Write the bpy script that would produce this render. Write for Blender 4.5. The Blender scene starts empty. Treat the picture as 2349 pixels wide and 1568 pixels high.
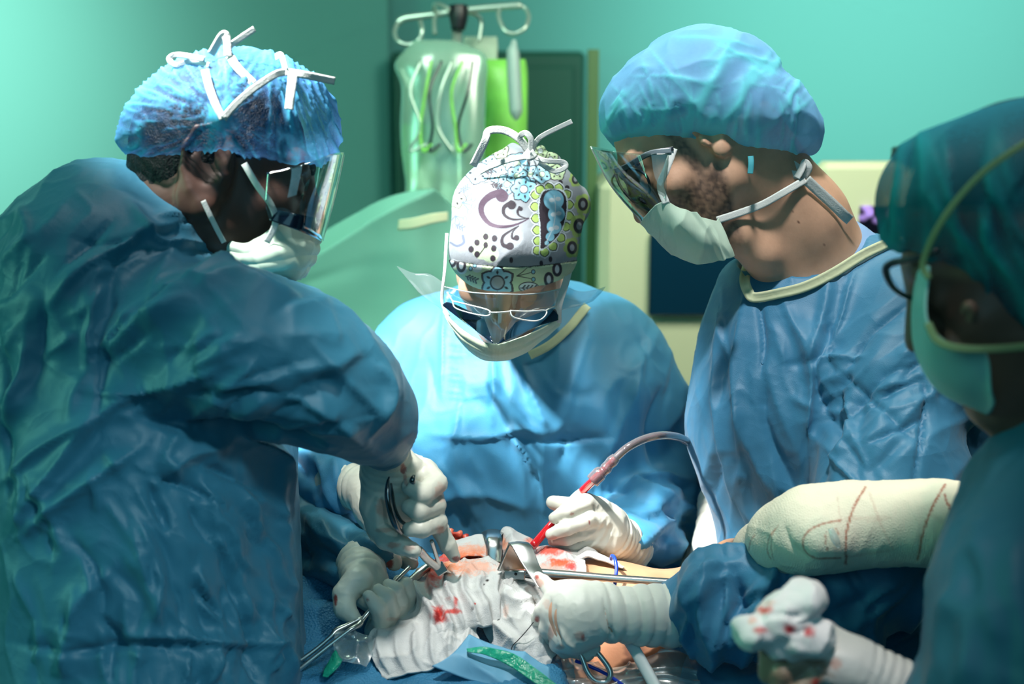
import bpy, math
import numpy as np
from mathutils import Vector

# ------------------------------------------------------------------ camera, world, lights, exposure
C = bpy.context.scene
COL = C.collection
IMW, IMH, FPX = 2349.0, 1568.0, 3262.0
PITCH = math.radians(12.0)
CAM = np.array([0.0, 0.0, 1.60])
RIGHT = np.array([1.0, 0.0, 0.0])
FWD = np.array([0.0, math.cos(PITCH), -math.sin(PITCH)])
UP = np.array([0.0, math.sin(PITCH), math.cos(PITCH)])

cam_data = bpy.data.cameras.new('camera')
cam_data.sensor_width = 36.0
cam_data.lens = FPX / IMW * 36.0
cam_data.clip_start = 0.05
cam_data.dof.use_dof = True
cam_data.dof.focus_distance = 1.56
cam_data.dof.aperture_fstop = 3.8
cam = bpy.data.objects.new('camera', cam_data)
cam.location = CAM
cam.rotation_euler = (math.pi / 2 - PITCH, 0, 0)
COL.objects.link(cam)
C.camera = cam

C.view_settings.view_transform = 'Standard'
C.view_settings.look = 'None'
C.view_settings.exposure = 0.0
C.view_settings.gamma = 1.0
C.view_settings.use_curve_mapping = False
C.cycles.use_denoising = True
C.cycles.adaptive_threshold = 0.025
C.cycles.max_bounces = 7
C.cycles.diffuse_bounces = 3
C.cycles.glossy_bounces = 3
C.cycles.transmission_bounces = 4
C.cycles.transparent_max_bounces = 12
C.cycles.caustics_reflective = False
C.cycles.caustics_refractive = False
C.cycles.sample_clamp_indirect = 6.0

world = bpy.data.worlds.new('world')
C.world = world
world.use_nodes = True
world.node_tree.nodes['Background'].inputs[0].default_value = (0.10, 0.42, 0.50, 1)
world.node_tree.nodes['Background'].inputs[1].default_value = 0.035


def lamp(name, kind, loc, target, energy, color, size=0.3, spot=None, blend=0.5, size_y=None):
    ld = bpy.data.lights.new(name, kind)
    ld.energy = energy
    ld.color = color
    if kind == 'AREA':
        ld.size = size
        if size_y:
            ld.shape = 'RECTANGLE'
            ld.size_y = size_y
    else:
        ld.shadow_soft_size = size
    if spot:
        ld.spot_size = math.radians(spot)
        ld.spot_blend = blend
    o = bpy.data.objects.new(name, ld)
    o.location = loc
    d = Vector(target) - Vector(loc)
    o.rotation_euler = d.to_track_quat('-Z', 'Y').to_euler()
    COL.objects.link(o)
    return o


# surgical lamp heads over the field (above the frame), plus two added fill spots
lamp('surgical_lamp_key', 'SPOT', (-0.75, 1.25, 2.60), (-0.03, 1.65, 1.10), 520, (1.0, 1.0, 0.97), 0.05, 19.5, 0.5)
lamp('surgical_lamp_hands', 'SPOT', (-0.08, 0.85, 2.55), (-0.05, 1.47, 1.05), 95, (1.0, 1.0, 0.96), 0.06, 15, 0.5)
lamp('surgical_lamp_head', 'SPOT', (0.10, 1.15, 2.75), (0.22, 1.56, 1.78), 100, (1.0, 1.0, 0.98), 0.06, 24, 0.7)
lamp('fill_spot_torso', 'SPOT', (0.45, 0.35, 2.25), (-0.36, 1.25, 1.02), 42, (0.70, 0.95, 1.0), 0.08, 20, 0.8)  # added raking fill for the left gown's lower torso
lamp('fill_spot_swab', 'SPOT', (0.16, 0.62, 2.40), (0.21, 1.04, 1.13), 52, (1.0, 0.96, 0.92), 0.06, 15, 0.6)  # added spot that brightens the swab and the hand under it
lamp('surgical_lamp_left', 'SPOT', (-0.10, 1.50, 2.75), (-0.20, 1.48, 1.3), 18, (0.90, 1.0, 1.0), 0.08, 34, 0.7)
lamp('surgical_lamp_right', 'SPOT', (0.30, 0.95, 2.60), (0.40, 1.33, 1.12), 95, (1.0, 1.0, 0.94), 0.08, 22, 0.8)
# green light from the left, then added unseen fill and wash lights
lamp('room_light_left', 'AREA', (-2.3, 0.9, 1.9), (-0.4, 1.5, 1.1), 17, (0.28, 1.0, 0.66), 0.8)
lamp('fill_light_front', 'AREA', (0.0, -0.6, 2.1), (-0.3, 1.5, 1.1), 6, (0.30, 0.80, 1.0), 1.4)  # added soft front fill, no fixture behind it
lamp('wall_wash_left', 'SPOT', (-1.15, 2.0, 2.3), (-1.75, 3.8, 1.55), 300, (0.90, 1.0, 0.86), 0.3, 56, 1.0)  # added wash that brightens the left wall
lamp('wall_wash_right', 'SPOT', (1.05, 2.2, 2.3), (1.15, 4.4, 1.60), 240, (0.74, 1.0, 0.88), 0.3, 64, 1.0)  # added wash that brightens the back wall
lamp('background_fill', 'AREA', (0.55, 1.9, 2.15), (0.60, 2.9, 1.35), 14, (0.95, 1.0, 0.80), 0.5)  # added unseen area fill to brighten the console
lamp('background_fill_bags', 'AREA', (-0.35, 1.95, 2.15), (-0.2, 2.7, 1.35), 7, (0.75, 1.0, 0.80), 0.4)  # added unseen area fill to brighten the hanging bags


# ------------------------------------------------------------------ small maths helpers
def P(x, y, d):
    return CAM + d * (FWD + (x - IMW / 2) / FPX * RIGHT + (IMH / 2 - y) / FPX * UP)


def px(V):
    q = V - CAM
    d = q @ FWD
    return IMW / 2 + (q @ RIGHT) / d * FPX, IMH / 2 - (q @ UP) / d * FPX


def cv(x, y, z):
    """camera aligned direction: right, up, away"""
    return x * RIGHT + y * UP + z * FWD


def norm(v):
    return v / (np.linalg.norm(v) + 1e-12)


_rng = np.random.default_rng(7)
_G = _rng.normal(size=(256, 3))
_G /= np.linalg.norm(_G, axis=1)[:, None]
_PT = _rng.permutation(256)


def noise3(Q, seed=0):
    Q = Q + seed * 17.31
    i = np.floor(Q).astype(np.int64)
    f = Q - i
    w = f * f * f * (f * (f * 6 - 15) + 10)
    r = 0
    for dx in (0, 1):
        for dy in (0, 1):
            for dz in (0, 1):
                h = _PT[(i[:, 0] + dx) & 255]
                h = _PT[(h + i[:, 1] + dy) & 255]
                h = _PT[(h + i[:, 2] + dz) & 255]
                g = _G[h]
                v = g[:, 0] * (f[:, 0] - dx) + g[:, 1] * (f[:, 1] - dy) + g[:, 2] * (f[:, 2] - dz)
                wx = w[:, 0] if dx else 1 - w[:, 0]
                wy = w[:, 1] if dy else 1 - w[:, 1]
                wz = w[:, 2] if dz else 1 - w[:, 2]
                r = r + v * wx * wy * wz
    return r


def n3(V, freq, seed=0, stretch=None, k=1.0):
    """perlin noise, optionally stretched by k along a direction"""
    Q = V
    if stretch is not None:
        s = norm(stretch)
        a = V @ s
        Q = V - np.outer(a * (1 - 1 / k), s)
    return noise3(Q * freq, seed)


def ridge(V, freq, seed=0, stretch=None, k=1.0):
    return 1 - np.abs(n3(V, freq, seed, stretch, k)) * 2.6


def sstep(a, b, x):
    t = np.clip((x - a) / (b - a), 0, 1)
    return t * t * (3 - 2 * t)


# ------------------------------------------------------------------ mesh output
def vnormals(V, Q):
    a, b, c, d = V[Q[:, 0]], V[Q[:, 1]], V[Q[:, 2]], V[Q[:, 3]]
    n = np.cross(c - a, d - b)
    N = np.zeros_like(V)
    for k in range(4):
        for ax in range(3):
            N[:, ax] += np.bincount(Q[:, k], n[:, ax], len(V))
    return N / (np.linalg.norm(N, axis=1)[:, None] + 1e-15)


def link(name, V, Q, mat, parent=None, smooth=True, attrs=None, T=None):
    """one mesh object; V (n,3) world points, Q quads, T triangles; origin at the base"""
    lo, hi = V.min(0), V.max(0)
    base = np.array([(lo[0] + hi[0]) / 2, (lo[1] + hi[1]) / 2, lo[2]])
    me = bpy.data.meshes.new(name)
    VV = (V - base).astype(np.float32)
    nq = 0 if Q is None else len(Q)
    nt = 0 if T is None else len(T)
    loops = np.concatenate([x for x in ([Q.ravel()] if nq else []) + ([np.asarray(T).ravel()] if nt else [])]).astype(np.int32)
    me.vertices.add(len(VV))
    me.vertices.foreach_set('co', VV.ravel())
    me.loops.add(len(loops))
    me.loops.foreach_set('vertex_index', loops)
    me.polygons.add(nq + nt)
    st = np.concatenate([np.arange(nq) * 4, nq * 4 + np.arange(nt) * 3]).astype(np.int32)
    me.polygons.foreach_set('loop_start', st)
    me.polygons.foreach_set('loop_total', np.concatenate([np.full(nq, 4), np.full(nt, 3)]).astype(np.int32))
    me.update(calc_edges=True)
    me.validate()
    me.polygons.foreach_set('use_smooth', np.full(nq + nt, bool(smooth)))
    if attrs:
        for k, a in attrs.items():
            if a.ndim == 1:
                at = me.attributes.new(k, 'FLOAT', 'POINT')
                at.data.foreach_set('value', a.astype(np.float32))
            else:
                at = me.color_attributes.new(k, 'FLOAT_COLOR', 'POINT')
                c4 = np.ones((len(V), 4), np.float32)
                c4[:, :3] = a
                at.data.foreach_set('color', c4.ravel())
    me.materials.append(mat)
    o = bpy.data.objects.new(name, me)
    o['_b'] = base.tolist()
    if parent is not None:
        o.parent = parent
        o.location = base - np.array(parent['_b'])
    else:
        o.location = base
    COL.objects.link(o)
    return o


def empty(name, loc):
    o = bpy.data.objects.new(name, None)
    o.empty_display_size = 0.05
    o.location = loc
    o['_b'] = list(map(float, loc))
    COL.objects.link(o)
    return o


def tag(o, label=None, cat=None, group=None, kind=None):
    if label:
        o['label'] = label
    if cat:
        o['category'] = cat
    if group:
        o['group'] = group
    if kind:
        o['kind'] = kind
    return o


# ------------------------------------------------------------------ signed distance shapes
def smin(a, b, k):
    if k <= 0:
        return np.minimum(a, b)
    h = np.clip(0.5 + 0.5 * (b - a) / k, 0, 1)
    return b + (a - b) * h - k * h * (1 - h)


class Shape:
    def __init__(self):
        self.it = []

    def add(self, fn, lo, hi, k=0.0, op='u'):
        self.it.append((fn, np.asarray(lo, float), np.asarray(hi, float), k, op))
        return self

    def ext(self, other, grow=0.0):
        for fn, lo, hi, k, op in other.it:
            if grow and op == 'u':
                self.it.append(((lambda Q, f=fn: f(Q) - grow), lo - abs(grow), hi + abs(grow), k, op))
            else:
                self.it.append((fn, lo, hi, k, op))
        return self

    def cone(self, a, b, ra, rb, k=0.0, op='u'):
        a = np.asarray(a, float)
        b = np.asarray(b, float)
        ab = b - a
        L2 = ab @ ab + 1e-12

        def fn(Q):
            q = Q - a
            h = np.clip(q @ ab / L2, 0, 1)
            q = q - h[:, None] * ab
            return np.sqrt((q * q).sum(1)) - (ra + (rb - ra) * h)
        r = max(ra, rb)
        return self.add(fn, np.minimum(a, b) - r, np.maximum(a, b) + r, k, op)

    def chain(self, pts, k=0.0, k0=None, op='u'):
        """pts: (x, y, d, radius in px) or (world point, r)"""
        W = []
        for p in pts:
            if len(p) == 4:
                W.append((P(p[0], p[1], p[2]), p[3] * p[2] / FPX))
            else:
                W.append((np.asarray(p[0], float), p[1]))
        if len(W) == 1:
            W.append(W[0])
        for i in range(len(W) - 1):
            self.cone(W[i][0], W[i + 1][0], W[i][1], W[i + 1][1], (k0 if (i == 0 and k0 is not None) else k), op)
        return self

    def ell(self, c, r, axes=None, k=0.0, op='u'):
        c = np.asarray(c, float)
        r = np.asarray(r, float)
        A = np.array([RIGHT, UP, FWD]) if axes is None else np.asarray(axes)

        def fn(Q):
            q = (Q - c) @ A.T
            k0 = np.sqrt(((q / r) ** 2).sum(1)) + 1e-9
            k1 = np.sqrt(((q / (r * r)) ** 2).sum(1)) + 1e-9
            return k0 * (k0 - 1) / k1
        R = r.max()
        return self.add(fn, c - R, c + R, k, op)

    def ellp(self, x, y, d, rx, ry, rz, ang=0.0, k=0.0, op='u'):
        """ellipsoid: centre in photo frame, rx ry in px, rz metres, ang degrees ccw in view"""
        s = d / FPX
        a = math.radians(ang)
        A = [math.cos(a) * RIGHT + math.sin(a) * UP, -math.sin(a) * RIGHT + math.cos(a) * UP, FWD]
        return self.ell(P(x, y, d), (rx * s, ry * s, rz), A, k, op)

    def sect(self, secs, xdir=RIGHT, k=0.0):
        """elliptical tube: (centre, rx, ry)"""
        for i in range(len(secs) - 1):
            (a, ax, ay), (b, bx, by) = secs[i], secs[i + 1]
            a = np.asarray(a, float)
            b = np.asarray(b, float)
            ab = b - a
            L = np.linalg.norm(ab) + 1e-9
            n = ab / L
            X = norm(xdir - (xdir @ n) * n)
            Y = np.cross(n, X)

            def fn(Q, a=a, ab=ab, L=L, n=n, X=X, Y=Y, ax=ax, ay=ay, bx=bx, by=by):
                q = Q - a
                h = np.clip(q @ ab / (L * L), 0, 1)
                q = q - h[:, None] * ab
                rx = ax + (bx - ax) * h
                ry = ay + (by - ay) * h
                rz = np.minimum(rx, ry)
                u, v, w = q @ X, q @ Y, q @ n
                k0 = np.sqrt((u / rx) ** 2 + (v / ry) ** 2 + (w / rz) ** 2) + 1e-9
                k1 = np.sqrt((u / rx ** 2) ** 2 + (v / ry ** 2) ** 2 + (w / rz ** 2) ** 2) + 1e-9
                return k0 * (k0 - 1) / k1
            r = max(ax, ay, bx, by)
            self.add(fn, np.minimum(a, b) - r, np.maximum(a, b) + r, k)
        return self

    def plane(self, pt, nrm, k=0.0):
        """keep the side the normal points away from"""
        pt = np.asarray(pt, float)
        n = norm(np.asarray(nrm, float))
        return self.add(lambda Q: (Q - pt) @ n, pt - 9, pt + 9, k, 'i')

    def ev(self, Q, skip=False):
        d = np.full(len(Q), 10.0)
        lo, hi = Q.min(0), Q.max(0)
        for fn, a, b, k, op in self.it:
            m = 0.012 + k
            if skip and ((a - m > hi).any() or (b + m < lo).any()):
                continue
            e = fn(Q)
            if op == 'u':
                d = smin(d, e, k)
            elif op == 's':
                d = -smin(-d, e, k)
            else:
                d = -smin(-d, -e, k)
        return d

    def bounds(self):
        lo = np.min([i[1] for i in self.it if i[4] == 'u'], 0)
        hi = np.max([i[2] for i in self.it if i[4] == 'u'], 0)
        for i in self.it:
            pass
        return lo, hi


def sdf_mesh(sh, h, smooth=2, lo=None, hi=None):
    a, b = sh.bounds()
    lo = a - 3 * h if lo is None else np.asarray(lo, float)
    hi = b + 3 * h if hi is None else np.asarray(hi, float)
    B = 8
    nb = np.ceil((hi - lo) / (h * B)).astype(int)
    n = nb * B + 1
    D = np.empty(tuple(n), np.float32)
    g = [lo[i] + (np.arange(nb[i]) + 0.5) * B * h for i in range(3)]
    G = np.stack(np.meshgrid(*g, indexing='ij'), -1).reshape(-1, 3)
    dc = np.concatenate([sh.ev(x) for x in np.array_split(G, max(1, len(G) // 60000))]).reshape(tuple(nb))
    D[:] = 1.0
    big = np.repeat(np.repeat(np.repeat(dc, B, 0), B, 1), B, 2)
    D[:-1, :-1, :-1] = big
    D[-1] = 1
    D[:, -1] = 1
    D[:, :, -1] = 1
    keep = np.argwhere(np.abs(dc) < B * h * 1.15)
    off = np.stack(np.meshgrid(*[np.arange(B + 1)] * 3, indexing='ij'), -1).reshape(-1, 3)
    # group the blocks into spatially compact batches
    key = (keep // 3) @ np.array([1000003, 1009, 1])
    order = np.argsort(key, kind='stable')
    keep, key = keep[order], key[order]
    cuts = np.flatnonzero(np.diff(key)) + 1
    for grp in np.split(keep, cuts) if len(keep) else []:
        idx = (grp[:, None, :] * B + off[None]).reshape(-1, 3)
        v = sh.ev(lo + idx * h, True)
        D[idx[:, 0], idx[:, 1], idx[:, 2]] = v
    s = D < 0
    c = s[:-1, :-1, :-1].astype(np.int8)
    for dx, dy, dz in ((1, 0, 0), (0, 1, 0), (0, 0, 1), (1, 1, 0), (1, 0, 1), (0, 1, 1), (1, 1, 1)):
        c = c + s[dx:n[0] - 1 + dx, dy:n[1] - 1 + dy, dz:n[2] - 1 + dz]
    act = (c > 0) & (c < 8)
    cells = np.argwhere(act)
    ids = np.full(act.shape, -1, np.int32)
    ids[act] = np.arange(len(cells))
    acc = np.zeros((len(cells), 3))
    cnt = np.zeros(len(cells))
    corners = [(0, 0, 0), (1, 0, 0), (0, 1, 0), (0, 0, 1), (1, 1, 0), (1, 0, 1), (0, 1, 1), (1, 1, 1)]
    val = {k: D[cells[:, 0] + k[0], cells[:, 1] + k[1], cells[:, 2] + k[2]].astype(float) for k in corners}
    for k in corners:
        for ax in range(3):
            if k[ax] == 0:
                k2 = tuple(1 if i == ax else k[i] for i in range(3))
                v0, v1 = val[k], val[k2]
                m = (v0 < 0) != (v1 < 0)
                t = np.where(m, v0 / np.where(m, v0 - v1, 1), 0)
                p = np.tile(np.array(k, float), (len(cells), 1))
                p[:, ax] += t
                acc += p * m[:, None]
                cnt += m
    V = lo + (cells + acc / cnt[:, None]) * h
    quads = []
    for ax in range(3):
        o1, o2 = [(1, 2), (2, 0), (0, 1)][ax]
        sl0 = [slice(1, n[i] - 1) for i in range(3)]
        sl1 = list(sl0)
        sl0[ax] = slice(0, n[ax] - 1)
        sl1[ax] = slice(1, n[ax])
        x0, x1 = s[tuple(sl0)], s[tuple(sl1)]
        e = np.argwhere(x0 != x1)
        if not len(e):
            continue
        ins = x0[e[:, 0], e[:, 1], e[:, 2]]
        e = e + 1
        e[:, ax] -= 1
        d1 = np.zeros(3, int)
        d2 = np.zeros(3, int)
        d1[o1] = 1
        d2[o2] = 1
        q = np.stack([ids[tuple((e - x).T)] for x in (d1 * 0, d1, d1 + d2, d2)], 1)
        q[~ins] = q[~ins][:, ::-1]
        quads.append(q)
    Q = np.concatenate(quads)
    Q = Q[(Q >= 0).all(1)]
    for _ in range(smooth):
        V = relax(V, Q)
    return V, Q


def relax(V, Q, f=0.6):
    S = np.zeros_like(V)
    for k in range(4):
        nx, pv = Q[:, (k + 1) % 4], Q[:, (k + 3) % 4]
        for ax in range(3):
            S[:, ax] += np.bincount(Q[:, k], V[nx, ax] + V[pv, ax], len(V))
    cnt = np.bincount(Q.ravel(), minlength=len(V)) * 2.0
    return V * (1 - f) + f * S / np.maximum(cnt, 1)[:, None]


def subdiv(V, Q):
    """one smooth linear subdivision"""
    E = np.concatenate([Q[:, [0, 1]], Q[:, [1, 2]], Q[:, [2, 3]], Q[:, [3, 0]]])
    Es = np.sort(E, 1)
    u, inv = np.unique(Es[:, 0].astype(np.int64) * len(V) + Es[:, 1], return_inverse=True)
    a, b = u // len(V), u % len(V)
    nV, nE, nQ = len(V), len(u), len(Q)
    VV = np.concatenate([V, (V[a] + V[b]) / 2, V[Q].mean(1)])
    inv = inv.reshape(4, nQ)
    fc = nV + nE + np.arange(nQ)
    e = nV + inv
    QQ = np.concatenate([np.stack([Q[:, k], e[k], fc, e[(k + 3) % 4]], 1) for k in range(4)])
    VV = relax(VV, QQ, 0.5)
    return VV, QQ


# ------------------------------------------------------------------ parametric shapes
def cr(pts, n):
    """catmull-rom through pts (m, k) -> (n, k)"""
    pts = np.asarray(pts, float)
    m = len(pts)
    if m == 1:
        return np.repeat(pts, n, 0)
    e = np.concatenate([[2 * pts[0] - pts[1]], pts, [2 * pts[-1] - pts[-2]]])
    t = np.linspace(0, m - 1, n)
    i = np.minimum(t.astype(int), m - 2)
    f = (t - i).reshape((-1,) + (1,) * (pts.ndim - 1))
    p0, p1, p2, p3 = e[i], e[i + 1], e[i + 2], e[i + 3]
    return 0.5 * (2 * p1 + (p2 - p0) * f + (2 * p0 - 5 * p1 + 4 * p2 - p3) * f ** 2 + (3 * p1 - p0 - 3 * p2 + p3) * f ** 3)


def sheet_mesh(G, th):
    """grid of points (nv, nu, 3) thickened into a closed sheet"""
    nv, nu = G.shape[:2]
    dv = np.gradient(G, axis=0)
    du = np.gradient(G, axis=1)
    N = np.cross(du, dv)
    N /= np.linalg.norm(N, axis=2)[..., None] + 1e-12
    A = (G + N * th / 2).reshape(-1, 3)
    Bk = (G - N * th / 2).reshape(-1, 3)
    idx = np.arange(nv * nu).reshape(nv, nu)
    q = np.stack([idx[:-1, :-1], idx[:-1, 1:], idx[1:, 1:], idx[1:, :-1]], -1).reshape(-1, 4)
    o = nv * nu
    q2 = q[:, ::-1] + o
    rim = []
    for line in (idx[0], idx[:, -1], idx[-1][::-1], idx[:, 0][::-1]):
        rim.append(np.stack([line[1:], line[:-1], line[:-1] + o, line[1:] + o], 1))
    return np.concatenate([A, Bk]), np.concatenate([q, q2] + rim), N


def sheet(name, rows, mat, nu=60, nv=60, th=0.001, disp=None, paint=None, parent=None, world_pts=False, edge=None):
    R = np.array([[(p if world_pts else P(*p)) for p in r] for r in rows])
    G = cr(R, nv)
    G = cr(G.transpose(1, 0, 2), nu).transpose(1, 0, 2)
    u = np.tile(np.linspace(0, 1, nu), (nv, 1))
    v = np.tile(np.linspace(0, 1, nv)[:, None], (1, nu))
    dv = np.gradient(G, axis=0)
    du = np.gradient(G, axis=1)
    N = np.cross(du, dv)
    N /= np.linalg.norm(N, axis=2)[..., None] + 1e-12
    # normals point to the camera where possible
    sgn = -np.sign((N * (G - CAM)).sum(-1).mean())
    if disp is not None:
        h = disp(u.ravel(), v.ravel(), G.reshape(-1, 3)).reshape(nv, nu)
        G = G + sgn * N * h[..., None]
    if edge is not None:
        G = G + edge(u, v, G)
    V, Q, _ = sheet_mesh(G, th)
    attrs = None
    if paint is not None:
        attrs = {'Col': paint(V, np.concatenate([u.ravel()] * 2), np.concatenate([v.ravel()] * 2))}
    return link(name, V, Q, mat, parent, True, attrs)


def ribbon(name, pts, w, mat, parent=None, n=40, th=0.0006, hint=None, rip=0.0):
    """flat tie; pts (x,y,d[,twist deg]); w width px"""
    pts = [p if len(p) == 4 else (*p, 0.0) for p in pts]
    A = cr([list(P(*p[:3])) + [p[3], p[2]] for p in pts], n)
    C3 = A[:, :3]
    T = np.gradient(C3, axis=0)
    T /= np.linalg.norm(T, axis=1)[:, None] + 1e-12
    view = norm(C3.mean(0) - CAM) if hint is None else norm(np.asarray(hint, float))
    S = np.cross(T, view)
    S /= np.linalg.norm(S, axis=1)[:, None] + 1e-9
    for i in range(1, n):
        if S[i] @ S[i - 1] < 0:
            S[i] = -S[i]
    for _ in range(3):
        S[1:-1] = (S[:-2] + S[1:-1] * 2 + S[2:]) / 4
    S /= np.linalg.norm(S, axis=1)[:, None] + 1e-9
    Nn = np.cross(S, T)
    a = np.radians(A[:, 3])[:, None]
    S = S * np.cos(a) + Nn * np.sin(a)
    ww = (w * A[:, 4] / FPX / 2)[:, None]
    cols = [C3 + S * ww * t for t in (-1, -0.5, 0, 0.5, 1)]
    G = np.stack(cols, 0)
    if rip:
        G[2] += np.cross(S, T) * rip
    V, Q, _ = sheet_mesh(G, th)
    return link(name, V, Q, mat, parent)


def tube_vq(pts, rad, n=60, seg=14, world_pts=False, ell=1.0, cap=True, sp=True):
    Wp = np.array([p if world_pts else P(*p) for p in pts])
    rad = np.atleast_1d(rad).astype(float)
    if len(rad) == 1:
        rad = np.repeat(rad, len(Wp))
    A = np.concatenate([Wp, rad[:, None]], 1)
    if sp:
        A = cr(A, n)
    else:
        n = len(A)
    Cc, r = A[:, :3], np.maximum(A[:, 3], 1e-5)
    T = np.gradient(Cc, axis=0)
    T /= np.linalg.norm(T, axis=1)[:, None] + 1e-12
    s = np.cross(T[0], FWD)
    if np.linalg.norm(s) < 1e-3:
        s = np.cross(T[0], RIGHT)
    s = norm(s)
    V = []
    for i in range(n):
        s = norm(s - (s @ T[i]) * T[i])
        t = np.cross(T[i], s)
        a = np.linspace(0, 2 * math.pi, seg, endpoint=False)
        V.append(Cc[i] + r[i] * (np.outer(np.cos(a), s) + ell * np.outer(np.sin(a), t)))
    V = np.concatenate(V)
    idx = np.arange(n * seg).reshape(n, seg)
    nx = np.roll(idx, -1, 1)
    Q = np.stack([idx[:-1], nx[:-1], nx[1:], idx[1:]], -1).reshape(-1, 4)
    T3 = None
    if cap:
        V = np.concatenate([V, Cc[[0]], Cc[[-1]]])
        c0, c1 = n * seg, n * seg + 1
        T3 = np.concatenate([np.stack([np.full(seg, c0), nx[0], idx[0]], 1), np.stack([np.full(seg, c1), idx[-1], nx[-1]], 1)])
    return V, Q, T3


def tube(name, pts, rad, mat, parent=None, **kw):
    V, Q, T = tube_vq(pts, rad, **kw)
    return link(name, V, Q, mat, parent, T=T)


def merge(parts):
    Vs, Qs, Ts, o = [], [], [], 0
    for V, Q, T in parts:
        Vs.append(V)
        if Q is not None and len(Q):
            Qs.append(Q + o)
        if T is not None and len(T):
            Ts.append(T + o)
        o += len(V)
    return np.concatenate(Vs), (np.concatenate(Qs) if Qs else None), (np.concatenate(Ts) if Ts else None)


def box_vq(c, half, axes=None, bev=0.0):
    A = np.eye(3) if axes is None else np.asarray(axes)
    c = np.asarray(c, float)
    h = np.asarray(half, float)
    if bev <= 0:
        V = np.array([[x, y, z] for x in (-1, 1) for y in (-1, 1) for z in (-1, 1)]) * h
        Q = np.array([[0, 1, 3, 2], [4, 6, 7, 5], [0, 4, 5, 1], [2, 3, 7, 6], [0, 2, 6, 4], [1, 5, 7, 3]])
        return c + V @ A, Q, None
    # bevelled: 24 verts
    bev = min(bev, h.min() * 0.9)
    V, ix = [], {}
    for x in (-1, 1):
        for y in (-1, 1):
            for z in (-1, 1):
                for ax in range(3):
                    p = np.array([x, y, z], float) * (h - bev)
                    p[ax] = [x, y, z][ax] * h[ax]
                    ix[(x, y, z, ax)] = len(V)
                    V.append(p)
    Q, T = [], []
    for ax in range(3):
        o1, o2 = (ax + 1) % 3, (ax + 2) % 3
        for s in (-1, 1):
            f = []
            for a, b in ((-1, -1), (1, -1), (1, 1), (-1, 1)):
                k = [0, 0, 0]
                k[ax], k[o1], k[o2] = s, a, b
                f.append(ix[(*k, ax)])
            Q.append(f if s > 0 else f[::-1])
        for a in (-1, 1):
            for b in (-1, 1):
                k0, k1 = [0, 0, 0], [0, 0, 0]
                k0[ax], k0[o1], k0[o2] = -1, a, b
                k1[ax], k1[o1], k1[o2] = 1, a, b
                f = [ix[(*k0, o1)], ix[(*k1, o1)], ix[(*k1, o2)], ix[(*k0, o2)]]
                Q.append(f if a * b < 0 else f[::-1])
    for x in (-1, 1):
        for y in (-1, 1):
            for z in (-1, 1):
                f = [ix[(x, y, z, 0)], ix[(x, y, z, 1)], ix[(x, y, z, 2)]]
                T.append(f if x * y * z > 0 else f[::-1])
    return c + np.array(V) @ A, np.array(Q), np.array(T)


def box(name, c, half, mat, parent=None, axes=None, bev=0.0):
    V, Q, T = box_vq(c, half, axes, bev)
    return link(name, V, Q, mat, parent, False, T=T)


# ------------------------------------------------------------------ 2-D stains and strokes in view pixels
def seg_d(x, y, pts):
    """distance to a polyline, position 0..1 along it, side"""
    pts = np.asarray(pts, float)
    best = np.full(len(x), 1e9)
    tt = np.zeros(len(x))
    sd = np.ones(len(x))
    L = np.concatenate([[0], np.cumsum(np.hypot(*(pts[1:] - pts[:-1]).T))])
    for i in range(len(pts) - 1):
        a, b = pts[i], pts[i + 1]
        ab = b - a
        l2 = ab @ ab + 1e-9
        h = np.clip(((x - a[0]) * ab[0] + (y - a[1]) * ab[1]) / l2, 0, 1)
        dx, dy = x - a[0] - h * ab[0], y - a[1] - h * ab[1]
        d = np.hypot(dx, dy)
        m = d < best
        best = np.where(m, d, best)
        tt = np.where(m, (L[i] + h * (L[i + 1] - L[i])) / (L[-1] + 1e-9), tt)
        sd = np.where(m, np.sign(ab[0] * dy - ab[1] * dx), sd)
    return best, tt, sd


def folds(x, y, lst):
    """cloth creases: (pts, width px, height m[, width on the other side])"""
    h = np.zeros(len(x))
    for f in lst:
        pts, w, a = f[:3]
        w2 = f[3] if len(f) > 3 else w
        pts = np.asarray(pts, float)
        R = 4 * max(w, w2)
        m = (x > pts[:, 0].min() - R) & (x < pts[:, 0].max() + R) & (y > pts[:, 1].min() - R) & (y < pts[:, 1].max() + R)
        if not m.any():
            continue
        pp = cr(pts, 4 * len(pts)) if len(pts) > 2 else pts
        d, t, s = seg_d(x[m], y[m], pp)
        ww = np.where(s > 0, w, w2)
        q = d / ww
        prof = np.exp(-(np.sqrt(q * q + 0.02) - 0.141) * 1.1)
        tap = np.clip(np.sin(np.clip(t, 0.02, 0.98) * math.pi), 0, 1) ** 0.5
        h[m] += a * prof * tap
    return h


def rand_folds(seed, n, region, ang, spread, ln=(60, 220), w=(8, 22), a=(0.002, 0.005)):
    """region (x0,y0,x1,y1); ang degrees or function of (x,y)"""
    r = np.random.default_rng(seed)
    out = []
    for _ in range(n):
        x, y = r.uniform(region[0], region[2]), r.uniform(region[1], region[3])
        t = math.radians((ang(x, y) if callable(ang) else ang) + r.normal() * spread)
        L = r.uniform(*ln)
        pts = [(x, y)]
        for k in range(2):
            t += r.normal() * 0.22
            x += math.cos(t) * L / 2
            y += math.sin(t) * L / 2
            pts.append((x, y))
        w1 = r.uniform(*w)
        out.append((pts, w1, r.uniform(*a) * (1 if r.random() < 0.65 else -1), w1 * r.uniform(0.35, 2.0)))
    return out


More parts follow.
